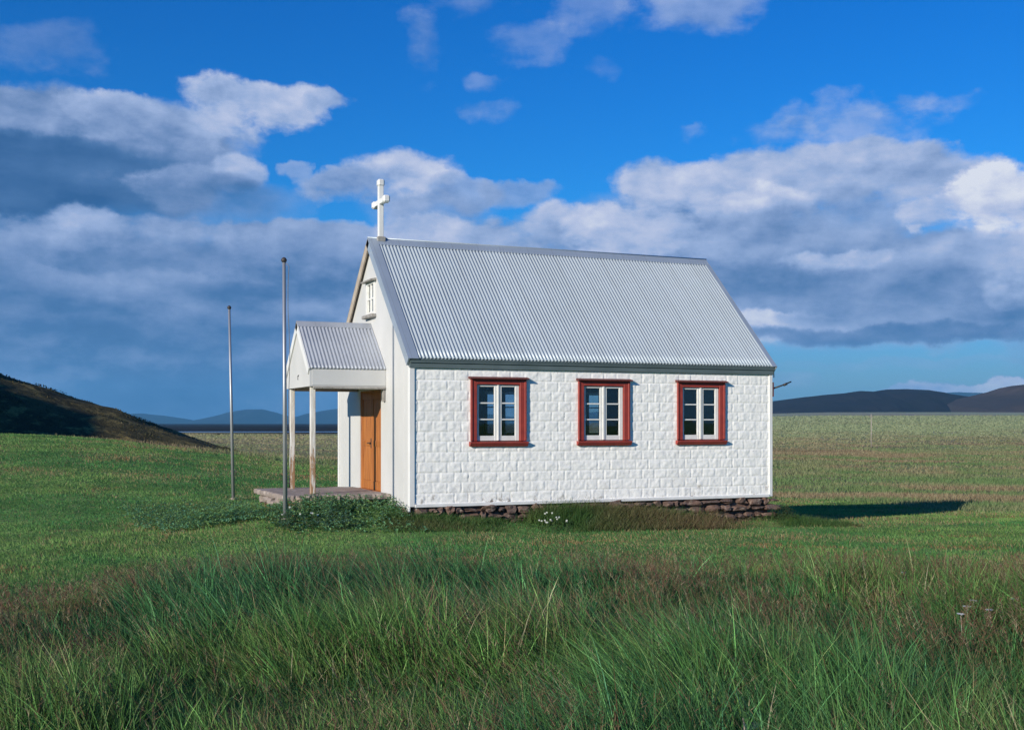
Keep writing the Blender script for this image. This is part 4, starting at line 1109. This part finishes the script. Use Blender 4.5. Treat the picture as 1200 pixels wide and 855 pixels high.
CLOUDS = [
 # wisps high up
 (1000, 136, 75, 20, .55, .62, .75, 6.5), (1065, 121, 50, 8, .4, .62, .75, 6.5), (925, 152, 40, 11, .4, .6, .75, 6.5), (980, 104, 22, 6, .35, .6, .75, 6.5), (825, 4, 70, 15, .6, .5, .75, 6.5), (690, 6, 38, 14, .35, .45, .75, 6.5),
 (497, 32, 22, 24, .32, .4, .75, 6.5), (545, 4, 50, 10, .35, .4, .75, 6.5), (622, 42, 34, 13, .3, .45, .75, 6.5), (573, 122, 24, 8, .35, .5, .75, 6.5), (566, 90, 20, 7, .3, .5, .75, 6.5), (60, 46, 70, 14, .28, .15, .75, 6.5), (815, 152, 16, 6, .3, .55, .75, 6.5), (710, 70, 20, 8, .15, .5, .75, 6.5),
 # left: low dark deck
 (330, 440, 300, 110, .96, .17, .5, .8), (40, 410, 330, 110, 1, .17, .5, .8), (110, 325, 260, 52, 1, .30, .4), (350, 325, 240, 50, 1, .32, .4),
 # upper left cloud
 (40, 195, 170, 50, 1, .06, .4), (50, 152, 130, 42, 1, .24, .4), (190, 150, 105, 30, 1, .38), (25, 122, 80, 18, 1, .44), (130, 126, 60, 16, 1, .54), (255, 114, 48, 26, 1, .70, .3), (330, 114, 62, 19, 1, .72, .3), (385, 116, 28, 9, .9, .6), (215, 142, 70, 15, .8, .50, .5), (60, 190, 150, 26, .95, .02, .6), (150, 205, 70, 16, .7, .12, .6),
 # second row
 (210, 210, 48, 18, .9, .44), (280, 200, 36, 14, .9, .58), (352, 194, 20, 7, .6, .55), (250, 228, 100, 18, .8, .24, .6), (472, 206, 62, 24, 1, .74, .32), (405, 215, 50, 14, .9, .56), (545, 222, 48, 13, .8, .46), (612, 218, 38, 11, .65, .45), (500, 240, 80, 14, .7, .32, .6),
 # third row
 (25, 266, 58, 20, 1, .52), (112, 260, 48, 17, 1, .58), (200, 266, 60, 16, 1, .46), (300, 272, 70, 14, 1, .50), (390, 276, 70, 16, 1, .48), (190, 300, 200, 20, .8, .30, .6),
 (60, 322, 60, 12, .8, .42), (165, 330, 80, 12, .8, .38), (330, 340, 110, 14, .8, .34, .5), (80, 382, 100, 12, .7, .24, .6), (260, 392, 130, 12, .7, .22, .6),
 # behind the roof
 (560, 330, 230, 60, 1, .38), (500, 275, 70, 23, 1, .58), (575, 272, 60, 20, 1, .66), (652, 262, 50, 25, 1, .78, .32),
 # right bank
 (1000, 345, 280, 75, 1, .42, .35, 1.3, 1.35), (800, 300, 200, 75, 1, .42, .35, 1.3, 1.0), (1160, 330, 170, 70, 1, .46, .35, 1.3, 1.1),
 (765, 214, 48, 28, 1, .72, .3), (832, 212, 52, 23, 1, .72, .3), (892, 205, 62, 27, 1, .68, .3), (962, 196, 52, 24, 1, .60, .3), (1012, 188, 58, 22, 1, .58, .3), (1078, 190, 60, 22, 1, .60, .3), (1130, 206, 44, 18, 1, .52),
 (700, 264, 62, 27, 1, .80, .32), (762, 262, 50, 20, 1, .72), (905, 236, 62, 13, 1, .82, .45), (860, 268, 90, 20, .9, .52, .5), (1000, 250, 95, 24, .9, .42, .5), (1160, 222, 46, 28, 1, .95, .28), (1205, 238, 32, 24, 1, .92, .3), (1095, 240, 34, 13, .9, .70), (1086, 262, 13, 6, .9, .85),
 (1175, 284, 60, 20, 1, .62), (1105, 284, 55, 15, .9, .50), (955, 302, 38, 8, .9, .74, .5), (1010, 300, 36, 7, .8, .70, .5), (1030, 328, 150, 16, .6, .36, .6), (915, 328, 110, 16, .6, .36, .6),
 (890, 376, 38, 13, 1, .82, .32), (948, 372, 38, 10, .9, .56), (1010, 370, 60, 10, .8, .44, .5), (1140, 362, 85, 13, .9, .40, .5), (1186, 344, 28, 8, .8, .56), (1010, 393, 180, 10, .85, .16, .5, 1.2, 1.0), (1160, 388, 90, 10, .85, .18, .5, 1.2, 1.0),
 # low on the horizon
 (1135, 451, 85, 5.5, 1, .9, .35, 1.5), (1060, 453, 34, 4, .8, .8, .4, 1.5), (925, 443, 34, 7, .3, .6, .6), (1050, 423, 130, 4, .22, .4, .6),
 # beyond the frame
 (-430, 200, 240, 80, 1, .45), (-320, 380, 340, 110, 1, .25), (1460, 250, 200, 80, 1, .65), (1520, 370, 260, 50, 1, .30)]
world()

# ------------------------------------------------------------------ sun, camera, view
sl = bpy.data.lights.new('sun', 'SUN'); sl.energy = 5.0; sl.angle = R(.5); sl.color = (1, .93, .80)
so = bpy.data.objects.new('sun', sl); COL.objects.link(so); so.location = (-30, -20, 30)
dv = Vector((math.cos(SUN_A)*math.cos(SUN_E), math.sin(SUN_A)*math.cos(SUN_E), -math.sin(SUN_E)))
so.rotation_euler = dv.to_track_quat('-Z', 'Y').to_euler()
cam = bpy.data.cameras.new('camera'); co = bpy.data.objects.new('camera', cam); COL.objects.link(co)
co.location = (CX, CY, CZ); co.rotation_euler = (R(90), 0, YAW)
cam.sensor_width = 36; cam.lens = FPX/1200*36; cam.shift_y = (HOR-427.5)/1200; cam.clip_start = .1; cam.clip_end = 60000
S.camera = co
S.view_settings.view_transform = 'Standard'; S.view_settings.look = 'None'; S.view_settings.exposure = .17; S.view_settings.gamma = 1; S.view_settings.use_curve_mapping = False
S.cycles.denoising_prefilter = 'NONE'; S.cycles.max_bounces = 6; S.cycles.transparent_max_bounces = 12
